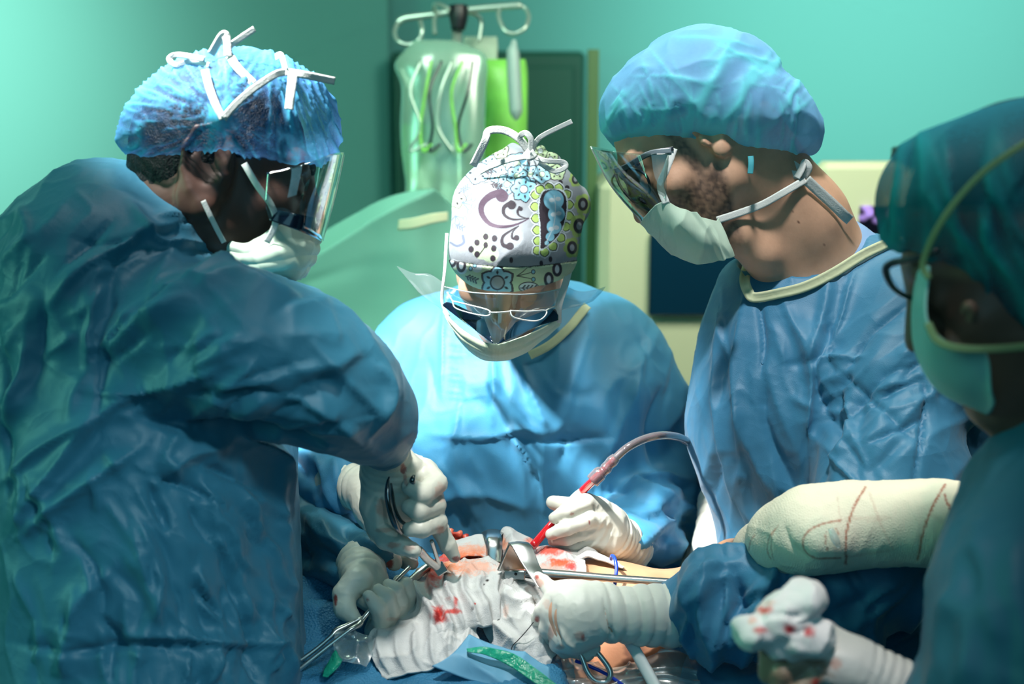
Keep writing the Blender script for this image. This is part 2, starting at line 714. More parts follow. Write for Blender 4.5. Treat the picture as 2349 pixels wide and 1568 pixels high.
def blob(x, y, c, r, V=None, seed=0, rough=0.5, soft=0.35):
    d = np.hypot((x - c[0]) / r[0], (y - c[1]) / r[1])
    if V is not None:
        d = d + rough * (n3(V, 140, seed) + 0.6 * n3(V, 420, seed + 3))
    return 1 - sstep(1 - soft, 1 + soft * 0.3, d)


def lay(col, mask, c):
    return col * (1 - mask[:, None]) + np.asarray(c) * mask[:, None]


# ------------------------------------------------------------------ materials
def new_mat(name):
    m = bpy.data.materials.new(name)
    m.use_nodes = True
    nt = m.node_tree
    return m, nt, nt.nodes['Principled BSDF'], nt.nodes['Material Output']


def mat(name, col, rough=0.5, metal=0.0, spec=0.5, attr=False, bumps=(), var=0.0, varscale=20, sheen=0.0, emit=None, coat=0.0, sub=0.0):
    """bumps: (kind, scale, strength, distance) kinds noise, voronoi, crackle, wave"""
    m, nt, b, out = new_mat(name)
    N, L = nt.nodes, nt.links
    b.inputs['Roughness'].default_value = rough
    b.inputs['Metallic'].default_value = metal
    b.inputs['Specular IOR Level'].default_value = spec
    b.inputs['Sheen Weight'].default_value = sheen
    b.inputs['Coat Weight'].default_value = coat
    if sub:
        b.inputs['Subsurface Weight'].default_value = sub
        b.inputs['Subsurface Radius'].default_value = (0.02, 0.008, 0.004)
    tc = N.new('ShaderNodeTexCoord')
    if attr:
        a = N.new('ShaderNodeVertexColor')
        a.layer_name = 'Col'
        src = a.outputs[0]
    else:
        rgb = N.new('ShaderNodeRGB')
        rgb.outputs[0].default_value = (*col, 1)
        src = rgb.outputs[0]
    if var:
        nz = N.new('ShaderNodeTexNoise')
        nz.inputs['Scale'].default_value = varscale
        nz.inputs['Detail'].default_value = 5
        L.new(tc.outputs['Object'], nz.inputs['Vector'])
        mp = N.new('ShaderNodeMapRange')
        mp.inputs['From Min'].default_value = 0.3
        mp.inputs['From Max'].default_value = 0.7
        mp.inputs['To Min'].default_value = 1 - var
        mp.inputs['To Max'].default_value = 1 + var
        L.new(nz.outputs[0], mp.inputs['Value'])
        mx = N.new('ShaderNodeVectorMath')
        mx.operation = 'SCALE'
        L.new(src, mx.inputs[0])
        L.new(mp.outputs[0], mx.inputs['Scale'])
        src = mx.outputs[0]
    L.new(src, b.inputs['Base Color'])
    prev = None
    for kind, sc, st, dist in bumps:
        if kind == 'noise':
            t = N.new('ShaderNodeTexNoise')
            t.inputs['Scale'].default_value = sc
            t.inputs['Detail'].default_value = 4
            o = t.outputs[0]
        elif kind == 'crumple':
            nz = N.new('ShaderNodeTexNoise')
            nz.inputs['Scale'].default_value = sc * 0.6
            nz.inputs['Detail'].default_value = 2
            L.new(tc.outputs['Object'], nz.inputs['Vector'])
            mx = N.new('ShaderNodeMixRGB')
            mx.blend_type = 'LINEAR_LIGHT'
            mx.inputs[0].default_value = 0.10
            L.new(tc.outputs['Object'], mx.inputs[1])
            L.new(nz.outputs[1], mx.inputs[2])
            t = N.new('ShaderNodeTexVoronoi')
            t.feature = 'F1'
            t.inputs['Scale'].default_value = sc
            L.new(mx.outputs[0], t.inputs['Vector'])
            o = t.outputs['Distance']
        elif kind == 'wave':
            t = N.new('ShaderNodeTexWave')
            t.inputs['Scale'].default_value = sc
            t.inputs['Distortion'].default_value = 1.0
            o = t.outputs[0]
        else:
            t = N.new('ShaderNodeTexVoronoi')
            t.feature = 'F1' if kind == 'voronoi' else 'DISTANCE_TO_EDGE'
            t.inputs['Scale'].default_value = sc
            o = t.outputs['Distance']
        if kind != 'crumple':
            L.new(tc.outputs['Object'], t.inputs['Vector'])
        bp = N.new('ShaderNodeBump')
        bp.inputs['Strength'].default_value = st
        bp.inputs['Distance'].default_value = dist
        L.new(o, bp.inputs['Height'])
        if prev is not None:
            L.new(prev.outputs[0], bp.inputs['Normal'])
        prev = bp
    if prev is not None:
        L.new(prev.outputs[0], b.inputs['Normal'])
    if emit:
        b.inputs['Emission Color'].default_value = (*emit[0], 1)
        b.inputs['Emission Strength'].default_value = emit[1]
    return m


def film(name, tint, gloss=(1, 1, 1), base_fac=0.05, edge_fac=0.6, rough=0.03, diff=0.0, diffcol=(0.8, 0.9, 0.9)):
    """thin clear plastic: tinted see-through, glossy more at grazing angles"""
    m, nt, b, out = new_mat(name)
    N, L = nt.nodes, nt.links
    N.remove(b)
    tr = N.new('ShaderNodeBsdfTransparent')
    tr.inputs[0].default_value = (*tint, 1)
    gl = N.new('ShaderNodeBsdfGlossy')
    gl.inputs['Roughness'].default_value = rough
    gl.inputs[0].default_value = (*gloss, 1)
    lw = N.new('ShaderNodeLayerWeight')
    lw.inputs[0].default_value = 0.35
    mr = N.new('ShaderNodeMapRange')
    mr.inputs['To Min'].default_value = base_fac
    mr.inputs['To Max'].default_value = edge_fac
    L.new(lw.outputs['Facing'], mr.inputs['Value'])
    mx = N.new('ShaderNodeMixShader')
    L.new(mr.outputs[0], mx.inputs[0])
    L.new(tr.outputs[0], mx.inputs[1])
    L.new(gl.outputs[0], mx.inputs[2])
    last = mx
    if diff:
        df = N.new('ShaderNodeBsdfDiffuse')
        df.inputs[0].default_value = (*diffcol, 1)
        m2 = N.new('ShaderNodeMixShader')
        m2.inputs[0].default_value = diff
        L.new(mx.outputs[0], m2.inputs[1])
        L.new(df.outputs[0], m2.inputs[2])
        last = m2
    L.new(last.outputs[0], out.inputs['Surface'])
    return m


def bouffant(name, thin, thick, a0, a1):
    """gauzy non-woven cap: 'fold' attribute says how many layers are gathered"""
    m, nt, b, out = new_mat(name)
    N, L = nt.nodes, nt.links
    N.remove(b)
    at = N.new('ShaderNodeAttribute')
    at.attribute_name = 'fold'
    tc = N.new('ShaderNodeTexCoord')
    nz = N.new('ShaderNodeTexNoise')
    nz.inputs['Scale'].default_value = 160
    nz.inputs['Detail'].default_value = 6
    L.new(tc.outputs['Object'], nz.inputs['Vector'])
    lw = N.new('ShaderNodeLayerWeight')
    lw.inputs[0].default_value = 0.4
    add = N.new('ShaderNodeMath')
    add.operation = 'MULTIPLY_ADD'
    L.new(lw.outputs['Facing'], add.inputs[0])
    add.inputs[1].default_value = 0.75
    L.new(at.outputs['Fac'], add.inputs[2])
    add2 = N.new('ShaderNodeMath')
    add2.operation = 'MULTIPLY_ADD'
    L.new(nz.outputs[0], add2.inputs[0])
    add2.inputs[1].default_value = 0.5
    L.new(add.outputs[0], add2.inputs[2])
    mr = N.new('ShaderNodeMapRange')
    mr.inputs['From Min'].default_value = 0.2
    mr.inputs['From Max'].default_value = 1.3
    mr.inputs['To Min'].default_value = a0
    mr.inputs['To Max'].default_value = a1
    L.new(add2.outputs[0], mr.inputs['Value'])
    cr_ = N.new('ShaderNodeMixRGB')
    cr_.inputs[1].default_value = (*thin, 1)
    cr_.inputs[2].default_value = (*thick, 1)
    L.new(at.outputs['Fac'], cr_.inputs[0])
    bp = N.new('ShaderNodeBump')
    bp.inputs['Strength'].default_value = 0.25
    bp.inputs['Distance'].default_value = 0.001
    L.new(nz.outputs[0], bp.inputs['Height'])
    df = N.new('ShaderNodeBsdfDiffuse')
    tl = N.new('ShaderNodeBsdfTranslucent')
    for s in (df, tl):
        L.new(cr_.outputs[0], s.inputs[0])
        L.new(bp.outputs[0], s.inputs['Normal'])
    mx = N.new('ShaderNodeMixShader')
    mx.inputs[0].default_value = 0.18
    L.new(df.outputs[0], mx.inputs[1])
    L.new(tl.outputs[0], mx.inputs[2])
    gl = N.new('ShaderNodeBsdfGlossy')
    gl.inputs['Roughness'].default_value = 0.5
    L.new(bp.outputs[0], gl.inputs['Normal'])
    mg = N.new('ShaderNodeMixShader')
    mg.inputs[0].default_value = 0.012
    L.new(mx.outputs[0], mg.inputs[1])
    L.new(gl.outputs[0], mg.inputs[2])
    tr = N.new('ShaderNodeBsdfTransparent')
    m2 = N.new('ShaderNodeMixShader')
    L.new(mr.outputs[0], m2.inputs[0])
    L.new(tr.outputs[0], m2.inputs[1])
    L.new(mg.outputs[0], m2.inputs[2])
    L.new(m2.outputs[0], out.inputs['Surface'])
    return m


GOWN_B = (('crumple', 10, 0.45, 0.012), ('crumple', 30, 0.14, 0.004), ('voronoi', 900, 0.25, 0.0004))
m_gown_mid = mat('gown_cloth', (0.055, 0.27, 0.47), 0.55, spec=0.35, bumps=(('crumple', 9, 0.25, 0.008), ('voronoi', 900, 0.25, 0.0004)), sheen=0.15)
m_gown_left = mat('gown_cloth_teal', (0.034, 0.185, 0.285), 0.48, spec=0.45, bumps=GOWN_B, sheen=0.1)
m_gown_right = mat('gown_cloth_blue', (0.040, 0.195, 0.345), 0.5, spec=0.4, bumps=GOWN_B, sheen=0.15)
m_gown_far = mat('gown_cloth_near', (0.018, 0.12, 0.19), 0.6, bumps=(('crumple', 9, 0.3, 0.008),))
m_scrub = mat('scrub_cloth', (0.22, 0.36, 0.60), 0.8, bumps=(('noise', 300, 0.2, 0.0005),))
m_trim = mat('gown_trim', (0.62, 0.66, 0.42), 0.7, bumps=(('crackle', 110, 0.4, 0.001),))
m_drape = mat('drape_cloth', (0.035, 0.22, 0.40), 0.6, bumps=(('crumple', 22, 0.4, 0.006), ('voronoi', 420, 0.9, 0.0012)))
m_drape_light = mat('drape_cloth_light', (0.16, 0.42, 0.62), 0.55, bumps=(('crumple', 22, 0.4, 0.006),))
m_skin_dark = mat('skin_left', (0.075, 0.033, 0.022), 0.5, var=0.12, bumps=(('noise', 260, 0.15, 0.0006),))
m_skin_mid = mat('skin_middle', (0.55, 0.30, 0.21), 0.5, var=0.1, bumps=(('noise', 260, 0.15, 0.0006),))
m_skin_right = mat('skin_right', (0.5, 0.3, 0.2), 0.48, attr=True, var=0.10, varscale=45, bumps=(('noise', 320, 0.22, 0.0007),))
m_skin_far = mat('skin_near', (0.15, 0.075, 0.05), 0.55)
m_patient = mat('skin_patient', (0.5, 0.3, 0.2), 0.42, attr=True, var=0.12, varscale=30, bumps=(('noise', 300, 0.25, 0.0006),))
m_hair = mat('hair', (0.006, 0.007, 0.009), 0.55, spec=0.3, bumps=(('noise', 420, 0.8, 0.003),))
m_hair_brown = mat('hair_brown', (0.03, 0.016, 0.010), 0.55, spec=0.3, bumps=(('noise', 420, 0.8, 0.003),))
m_glove = mat('latex_glove', (0.7, 0.68, 0.6), 0.38, attr=True, spec=0.4, bumps=(('noise', 70, 0.25, 0.002), ('noise', 500, 0.1, 0.0004)))
m_mask = mat('mask_cloth', (0.62, 0.78, 0.62), 0.75, bumps=(('wave', 260, 0.15, 0.0004), ('noise', 120, 0.2, 0.001)))
m_mask_mid = mat('mask_cloth_pale', (0.72, 0.80, 0.58), 0.75, bumps=(('wave', 200, 0.25, 0.0005),))
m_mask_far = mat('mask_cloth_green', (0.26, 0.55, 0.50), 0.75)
m_tie = mat('tie_cloth', (0.68, 0.70, 0.67), 0.7, bumps=(('crackle', 420, 0.5, 0.0006),))
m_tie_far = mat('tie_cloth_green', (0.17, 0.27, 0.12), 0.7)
m_cap_left = bouffant('cap_gauze_left', (0.09, 0.24, 0.56), (0.10, 0.52, 0.74), 0.14, 0.97)
m_cap_right = bouffant('cap_gauze_right', (0.24, 0.55, 0.92), (0.20, 0.80, 0.92), 0.74, 0.99)
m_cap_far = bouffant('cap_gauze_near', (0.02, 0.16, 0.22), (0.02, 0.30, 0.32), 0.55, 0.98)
m_cap_print = mat('printed_cotton', (0.5, 0.5, 0.5), 0.75, attr=True, bumps=(('noise', 60, 0.4, 0.003), ('voronoi', 1400, 0.2, 0.0003)))
m_visor = film('visor_film', (0.90, 0.95, 0.95), base_fac=0.06, edge_fac=0.65)
m_visor_grey = film('visor_film_grey', (0.72, 0.78, 0.76), base_fac=0.07, edge_fac=0.35)
m_visor_soft = film('visor_film_soft', (0.80, 0.88, 0.90), base_fac=0.05, edge_fac=0.35, rough=0.15, diff=0.06)
m_cap_loop = mat('cap_elastic', (0.05, 0.35, 0.42), 0.7)
m_visor_dark = mat('visor_band', (0.004, 0.010, 0.022), 0.08, spec=0.8)
m_wrap = film('plastic_wrap', (0.90, 0.95, 0.97), base_fac=0.10, edge_fac=0.6, rough=0.22, diff=0.14)
m_bag = film('bag_plastic', (0.70, 0.92, 0.82), base_fac=0.15, edge_fac=0.6, rough=0.2, diff=0.30, diffcol=(0.55, 0.85, 0.70))
m_frame = mat('spectacle_frame', (0.85, 0.85, 0.82), 0.2, metal=0.6)
m_dark_frame = mat('goggle_strap', (0.02, 0.022, 0.03), 0.3)
m_grey_frame = mat('goggle_arm', (0.30, 0.34, 0.38), 0.3)
m_steel = mat('steel', (0.62, 0.61, 0.59), 0.28, metal=1.0, bumps=(('noise', 260, 0.06, 0.0004),))
m_steel_dark = mat('steel_dark', (0.22, 0.22, 0.23), 0.20, metal=1.0)
m_gauze = mat('gauze', (0.85, 0.84, 0.82), 0.9, attr=True, bumps=(('noise', 60, 0.5, 0.004), ('voronoi', 700, 0.5, 0.0006)))
m_flesh = mat('flesh', (0.6, 0.08, 0.05), 0.22, attr=True, spec=0.6, bumps=(('noise', 110, 0.6, 0.003), ('noise', 420, 0.3, 0.001)))
m_bandage = mat('bandage', (0.7, 0.68, 0.52), 0.85, attr=True, bumps=(('wave', 150, 0.15, 0.0006), ('voronoi', 650, 0.5, 0.0008)))
m_red_tube = mat('blood_filled_tube', (0.62, 0.008, 0.015), 0.12, spec=0.7, coat=0.6)
m_clear_tube = film('tube_plastic', (0.62, 0.60, 0.60), base_fac=0.10, edge_fac=0.8, rough=0.08, diff=0.25, diffcol=(0.35, 0.33, 0.35))
m_blue_wire = mat('blue_tube', (0.012, 0.055, 0.55), 0.3)
m_green_strip = mat('green_film', (0.02, 0.42, 0.26), 0.25, bumps=(('noise', 90, 0.8, 0.006),))
m_white_rod = mat('white_plastic', (0.82, 0.84, 0.85), 0.35)
m_thread = mat('suture', (0.01, 0.01, 0.012), 0.5)
m_wall_l = mat('wall_paint_left', (0.16, 0.50, 0.46), 0.85, bumps=(('noise', 60, 0.05, 0.001),))
m_wall_b = mat('wall_paint_back', (0.15, 0.49, 0.47), 0.85, bumps=(('noise', 60, 0.05, 0.001),))
m_ceiling = mat('ceiling_paint', (0.30, 0.5, 0.48), 0.9)
m_floor = mat('floor_vinyl', (0.10, 0.22, 0.22), 0.4)
m_panel = mat('panel_green', (0.010, 0.105, 0.075), 0.6)
m_console = mat('console_plastic', (0.84, 0.84, 0.58), 0.6)
m_post = mat('post_paint', (0.10, 0.20, 0.08), 0.5)
m_black = mat('black_plastic', (0.006, 0.008, 0.012), 0.4)
m_screen = mat('screen_blue', (0.003, 0.035, 0.075), 0.25)
m_stand = mat('chrome_stand', (0.50, 0.62, 0.55), 0.3, metal=0.7)
m_green_bag = mat('drain_bag', (0.26, 0.72, 0.12), 0.35, var=0.3, varscale=14)
m_syringe = mat('syringe', (0.34, 0.46, 0.44), 0.4)
m_green_drape = mat('green_screen_drape', (0.22, 0.55, 0.45), 0.7, bumps=(('crumple', 8, 0.3, 0.01),))
m_cuff = mat('knit_cuff', (0.75, 0.78, 0.76), 0.8, bumps=(('wave', 300, 0.4, 0.0006),))
m_table = mat('table_steel', (0.35, 0.38, 0.40), 0.35, metal=0.8)
m_shoe = mat('clog_rubber', (0.5, 0.6, 0.62), 0.5)


# ------------------------------------------------------------------ people: shared builders
def near_d(V, x, y, r=9, off=-0.0025, default=1.5):
    """depth of the nearest surface of a vertex cloud seen at x, y (so a tie lies ON the cloth)"""
    X, Y = V['px']
    m = (np.abs(X - x) < r) & (np.abs(Y - y) < r)
    return (V['d'][m].min() + off) if m.any() else default


def cloud(V):
    X, Y = px(V)
    return {'px': (X, Y), 'd': (V - CAM) @ FWD}


def on(cl, pts, off=-0.003, r=10, default=1.5):
    return [(x, y, near_d(cl, x, y, r, off, default)) for x, y in pts]


class Frame:
    def __init__(self, o, fwd, up, s=1.0):
        self.o = np.asarray(o, float)
        self.Y = norm(np.asarray(fwd, float))
        z = np.asarray(up, float)
        self.Z = norm(z - (z @ self.Y) * self.Y)
        self.X = np.cross(self.Y, self.Z)
        self.s = s

    def w(self, x, y, z):
        return self.o + self.s * (x * self.X + y * self.Y + z * self.Z)

    def loc(self, Q):
        q = (Q - self.o) / self.s
        return np.stack([q @ self.X, q @ self.Y, q @ self.Z], 1)

    def ell(self, sh, c, r, k=0.0, op='u', tilt=0.0):
        a = math.radians(tilt)
        Yt = math.cos(a) * self.Y + math.sin(a) * self.Z
        Zt = -math.sin(a) * self.Y + math.cos(a) * self.Z
        sh.ell(self.w(*c), np.array(r) * self.s, [self.X, Yt, Zt], k * self.s, op)

    def cone(self, sh, a, b, ra, rb, k=0.0, op='u'):
        sh.cone(self.w(*a), self.w(*b), ra * self.s, rb * self.s, k * self.s, op)


def head_shape(sh, F, ear=1.0):
    F.ell(sh, (0, -0.012, 0.035), (0.074, 0.094, 0.088))
    F.ell(sh, (0, 0.030, -0.030), (0.060, 0.062, 0.080), 0.03)
    F.cone(sh, (0, 0.066, -0.098), (0, 0.060, -0.090), 0.022, 0.024, 0.03)
    for s in (-1, 1):
        F.cone(sh, (s * 0.050, 0.006, -0.062), (s * 0.012, 0.070, -0.098), 0.018, 0.018, 0.025)
        F.ell(sh, (s * 0.042, 0.060, -0.022), (0.022, 0.022, 0.018), 0.018)
    F.cone(sh, (-0.034, 0.078, 0.030), (0.034, 0.078, 0.030), 0.014, 0.014, 0.018)
    for s in (-1, 1):
        F.ell(sh, (s * 0.031, 0.098, 0.006), (0.018, 0.014, 0.013), 0.012, 's')
        F.ell(sh, (s * 0.031, 0.076, 0.004), (0.0145, 0.0135, 0.0125), 0.003)
        F.cone(sh, (s * 0.018, 0.089, 0.000), (s * 0.043, 0.084, -0.001), 0.0022, 0.0022, 0.003)
    F.cone(sh, (0, 0.088, 0.018), (0, 0.108, -0.026), 0.008, 0.0105, 0.010)
    for s in (-1, 1):
        F.ell(sh, (s * 0.012, 0.097, -0.029), (0.008, 0.011, 0.008), 0.006)
    F.cone(sh, (-0.020, 0.086, -0.058), (0.020, 0.086, -0.058), 0.006, 0.006, 0.008)
    F.cone(sh, (-0.016, 0.085, -0.069), (0.016, 0.085, -0.069), 0.007, 0.007, 0.008)
    e = ear
    for s in (-1, 1):
        F.ell(sh, (s * 0.073, -0.012, 0.000), (0.007, 0.017 * e, 0.028 * e), 0.004, tilt=-8)
        e *= 1.0
        arc = [(0.004, 0.006), (0.006, 0.018), (0.002, 0.028), (-0.010, 0.033), (-0.022, 0.028), (-0.028, 0.014), (-0.026, -0.002), (-0.018, -0.016), (-0.010, -0.024)]
        for (a, b), (c, d) in zip(arc[:-1], arc[1:]):
            F.cone(sh, (s * 0.0765, a * e, b * e), (s * 0.0775, c * e, d * e), 0.0038, 0.0038, 0.003)
        F.ell(sh, (s * 0.077, -0.006 * e, -0.027 * e), (0.005, 0.009, 0.009), 0.004)
        F.ell(sh, (s * 0.0835, -0.010 * e, 0.002 * e), (0.0095, 0.010 * e, 0.017 * e), 0.003, 's')
        F.cone(sh, (s * 0.078, 0.004, -0.006), (s * 0.078, 0.002, -0.012), 0.005, 0.004, 0.003)


def hand_shape(palm, fingers, cuff=None, kp=0.012):
    """palm: list of chains; fingers: chains from knuckle to tip, photo frame (x, y, d, radius px)"""
    sh = Shape()
    for c in palm:
        sh.chain(c, kp)
    for f in fingers:
        sh.chain(f[:2], 0.005)
    for f in fingers:
        g = Shape().chain(f[1:], 0.003)
        lo, hi = g.bounds()
        sh.add(lambda Q, g=g: g.ev(Q), lo, hi, 0.0016)
    if cuff:
        sh.chain(cuff, 0.006)
    return sh


def glove_disp(V, N, cuff_rings, seed=0):
    """rolled and gathered rings round the cuff, soft latex wrinkles elsewhere"""
    h = 0.0006 * n3(V, 55, seed) + 0.0004 * np.clip(ridge(V, 90, seed + 1), 0, 1) ** 3
    for a, b, r0, amp, freq in cuff_rings:
        a, b = P(*a), P(*b)
        ab = b - a
        L = np.linalg.norm(ab)
        t = (V - a) @ ab / (L * L)
        dist = np.linalg.norm(V - a - np.clip(t, 0, 1)[:, None] * ab, axis=1)
        m = sstep(-0.15, 0.05, t) * sstep(1.25, 1.05, t) * (dist < r0)
        ph = t * L * freq + 0.9 * n3(V, 14, seed + 5)
        w = np.abs(np.sin(ph * math.pi)) ** 0.6
        h = h + m * amp * (w - 0.5) * (0.6 + 0.8 * np.clip(n3(V, 10, seed + 9) + 0.5, 0, 1))
    return h


GLOVE = np.array([0.72, 0.70, 0.60])
BLOOD = np.array([0.34, 0.015, 0.012])
FAINT = np.array([0.62, 0.26, 0.18])


def build_glove(name, sh, parent, rings=(), stains=(), seed=0, vox=0.0017, base=GLOVE, label=None, creases=()):
    V, Q = sdf_mesh(sh, vox, 2)
    N = vnormals(V, Q)
    V = V + N * glove_disp(V, N, rings, seed)[:, None]
    x, y = px(V)
    if creases:
        N = vnormals(V, Q)
        face = np.clip(-(N @ FWD) * 2, 0, 1)
        V = V + N * (folds(x, y, creases) * face)[:, None]
    col = np.tile(np.asarray(base, float), (len(V), 1))
    col = col * (1 + 0.05 * n3(V, 25, seed)[:, None])
    for c, r, a, kind in stains:
        col = lay(col, np.clip(blob(x, y, c, r, V, seed) * a, 0, 1), (FAINT, BLOOD, (0.26, 0.18, 0.13))[kind])
    o = link(name, V, Q, m_glove, parent, attrs={'Col': col})
    if label:
        o['label'] = label
    return V


def build_gown(sh, material, parent, vox, lst, extra=None, stretch=None, amp=0.006, seed=0, name='surgical_gown', fk=1.5):
    V, Q = sdf_mesh(sh, vox, 3)
    x, y = px(V)
    N = vnormals(V, Q)
    h = amp * (n3(V, 7, seed, stretch, 2.2) + 0.5 * n3(V, 17, seed + 1, stretch, 2.0))
    h += amp * 0.55 * np.clip(ridge(V, 9, seed + 2, stretch, 2.5), 0, 1) ** 3
    h += amp * 0.28 * np.clip(ridge(V, 24, seed + 4, stretch, 1.6), 0, 1) ** 4
    face = np.clip(-(N @ FWD) * 2.5 + 0.3, 0, 1)
    h += fk * folds(x, y, lst) * face
    if extra is not None:
        h += extra(V, N, x, y)
    V = V + N * h[:, None]
    o = link(name, V, Q, material, parent)
    return o, V, Q


def build_body(sh, material, vox=0.0032, paint=None, parent=None):
    V, Q = sdf_mesh(sh, vox, 1)
    attrs = {'Col': paint(V)} if paint else None
    return link('person', V, Q, material, parent, attrs=attrs), V


def legs(sh, cx, cy, z0, gap=0.10, r=0.075):
    for s in (-1, 1):
        x = cx + s * gap
        sh.cone((x, cy, z0), (x, cy, 0.48), r * 1.15, r * 0.75, 0.02)
        sh.cone((x, cy, 0.48), (x, cy + 0.01, 0.09), r * 0.75, r * 0.5, 0.01)


def shoes(parent, cx, cy, fwd, gap=0.10, name='clog'):
    f = norm(np.array([fwd[0], fwd[1], 0.0]))
    for s in (-1, 1):
        side = np.array([-f[1], f[0], 0])
        c = np.array([cx + s * gap, cy, 0.045])
        sh = Shape()
        sh.cone(c - f * 0.05, c + f * 0.12, 0.044, 0.040)
        sh.cone(c + np.array([0, 0, 0.03]), c + f * 0.02 + np.array([0, 0, 0.03]), 0.045, 0.042, 0.02)
        sh.plane((0, 0, 0.001), (0, 0, -1))
        V, Q = sdf_mesh(sh, 0.008, 1)
        link('shoe', V, Q, m_shoe, parent)


def W(x, y, z):
    return np.array([x, y, z], float)


def px_w(secs):
    """sections given as (x, y, d, rx px, depth half m)"""
    out = []
    for s in secs:
        if len(s) == 5:
            out.append((P(s[0], s[1], s[2]), s[3] * s[2] / FPX, s[4]))
        else:
            out.append(s)
    return out


# =================================================================== LEFT SURGEON
FL = Frame(P(520, 418, 1.455), cv(0.985, -0.17, 0.10), cv(0.17, 0.985, 0.06), 0.90)
torso_L = px_w([(W(-0.40, 1.37, 0.32), 0.19, 0.20), (335, 1560, 1.47, 330, 0.18), (325, 1250, 1.47, 318, 0.17), (310, 980, 1.47, 330, 0.16), (255, 700, 1.46, 240, 0.14), (265, 600, 1.46, 190, 0.12)])
arm_L = [(420, 770, 1.36, 165), (560, 800, 1.34, 172), (700, 850, 1.36, 158), (790, 900, 1.385, 128), (850, 955, 1.41, 92), (882, 1022, 1.45, 56)]
arm_L2 = [(420, 900, 1.62, 150), (600, 1150, 1.72, 110), (720, 1235, 1.68, 88), (820, 1290, 1.57, 60)]

gl = Shape()
gl.sect(torso_L, RIGHT, 0.05)
gl.chain([(250, 560, 1.47, 150), (380, 600, 1.44, 150)], 0.04)
gl.chain([(120, 600, 1.46, 130), (250, 560, 1.46, 140)], 0.05)
gl.chain(arm_L, 0.03)
gl.chain([(500, 720, 1.44, 100), (640, 740, 1.40, 90)], 0.03)
gl.chain(arm_L2, 0.03)
gl.chain([(395, 480, 1.46, 66), (470, 300, 1.46, 40)], 0.012, op='s')

body_L = Shape()
head_shape(body_L, FL, 1.5)
body_L.chain([(FL.w(0, -0.030, -0.045), 0.062), (P(395, 520, 1.46), 0.060), (P(330, 640, 1.47), 0.085)], 0.03)
body_L.sect([(s[0], s[1] * 0.72, s[2] * 0.72) for s in torso_L[1:]], RIGHT, 0.04)
body_L.chain([(a, b, c, r * 0.55) for a, b, c, r in arm_L[:-1]] + [(882, 1030, 1.46, 44)], 0.02)
body_L.chain([(a, b, c, r * 0.55) for a, b, c, r in arm_L2[:-1]] + [(830, 1305, 1.555, 38)], 0.02)
legs(body_L, -0.40, 1.37, 0.80)

d = 1.49
h1 = hand_shape(
    [[(880, 1035, d, 50), (892, 1085, d + .005, 50), (930, 1120, d + .01, 52), (945, 1160, d + .015, 48)],
     [(870, 1090, d, 40), (868, 1160, d, 38), (880, 1215, d, 36)],
     [(930, 1080, d, 42), (975, 1095, d + .01, 36)]],
    [[(975, 1080, d + .005, 29), (1003, 1108, d - .012, 24), (970, 1133, d - .032, 24), (940, 1116, d - .036, 20)],
     [(985, 1115, d + .012, 26), (1000, 1158, d - .010, 24), (960, 1172, d - .033, 23), (938, 1162, d - .034, 19)],
     [(980, 1150, d + .014, 26), (1003, 1197, d - .008, 24), (968, 1212, d - .030, 21), (938, 1214, d - .036, 17)],
     [(990, 1170, d + .020, 24), (1010, 1215, d + .006, 21), (1028, 1250, d + .010, 19), (1043, 1277, d + .014, 14)],
     [(872, 1205, d, 32), (888, 1235, d - .014, 27), (920, 1250, d - .024, 22), (950, 1262, d - .028, 17)]],
    [(886, 1010, 1.46, 56), (884, 1045, d - .01, 53)])
e = 1.505
h3 = hand_shape(
    [[(832, 1312, e + .03, 50), (848, 1350, e + .028, 42), (886, 1385, e + .032, 38)],
     [(862, 1436, e + .020, 22), (922, 1400, e + .028, 26)]],
    [[(820, 1330, e + .005, 34), (790, 1362, e - .004, 28), (791, 1395, e - .012, 25), (812, 1418, e - .016, 17)],
     [(858, 1446, e + .014, 22), (873, 1428, e - .004, 20), (867, 1392, e - .018, 18.5), (845, 1366, e - .022, 14)],
     [(888, 1426, e + .012, 21), (898, 1402, e - .002, 18.5), (890, 1370, e - .011, 17), (868, 1351, e - .010, 13)],
     [(916, 1402, e + .016, 20), (921, 1378, e + .005, 17), (910, 1351, e - .002, 16), (890, 1339, e + .0, 12.5)],
     [(936, 1384, e + .022, 18), (941, 1358, e + .013, 15.5), (932, 1338, e + .008, 15), (914, 1329, e + .010, 12)]],
    [(828, 1292, 1.555, 56), (832, 1318, e + .03, 50)])
body_L.ext(h1, -0.0025)
body_L.ext(h3, -0.0025)

person_left, VL = build_body(body_L, m_skin_dark, 0.0024)
tag(person_left, 'surgeon in profile at left leaning over the wound with scissors, blue cap over dark hair', 'person', 'surgeons around the operating table')

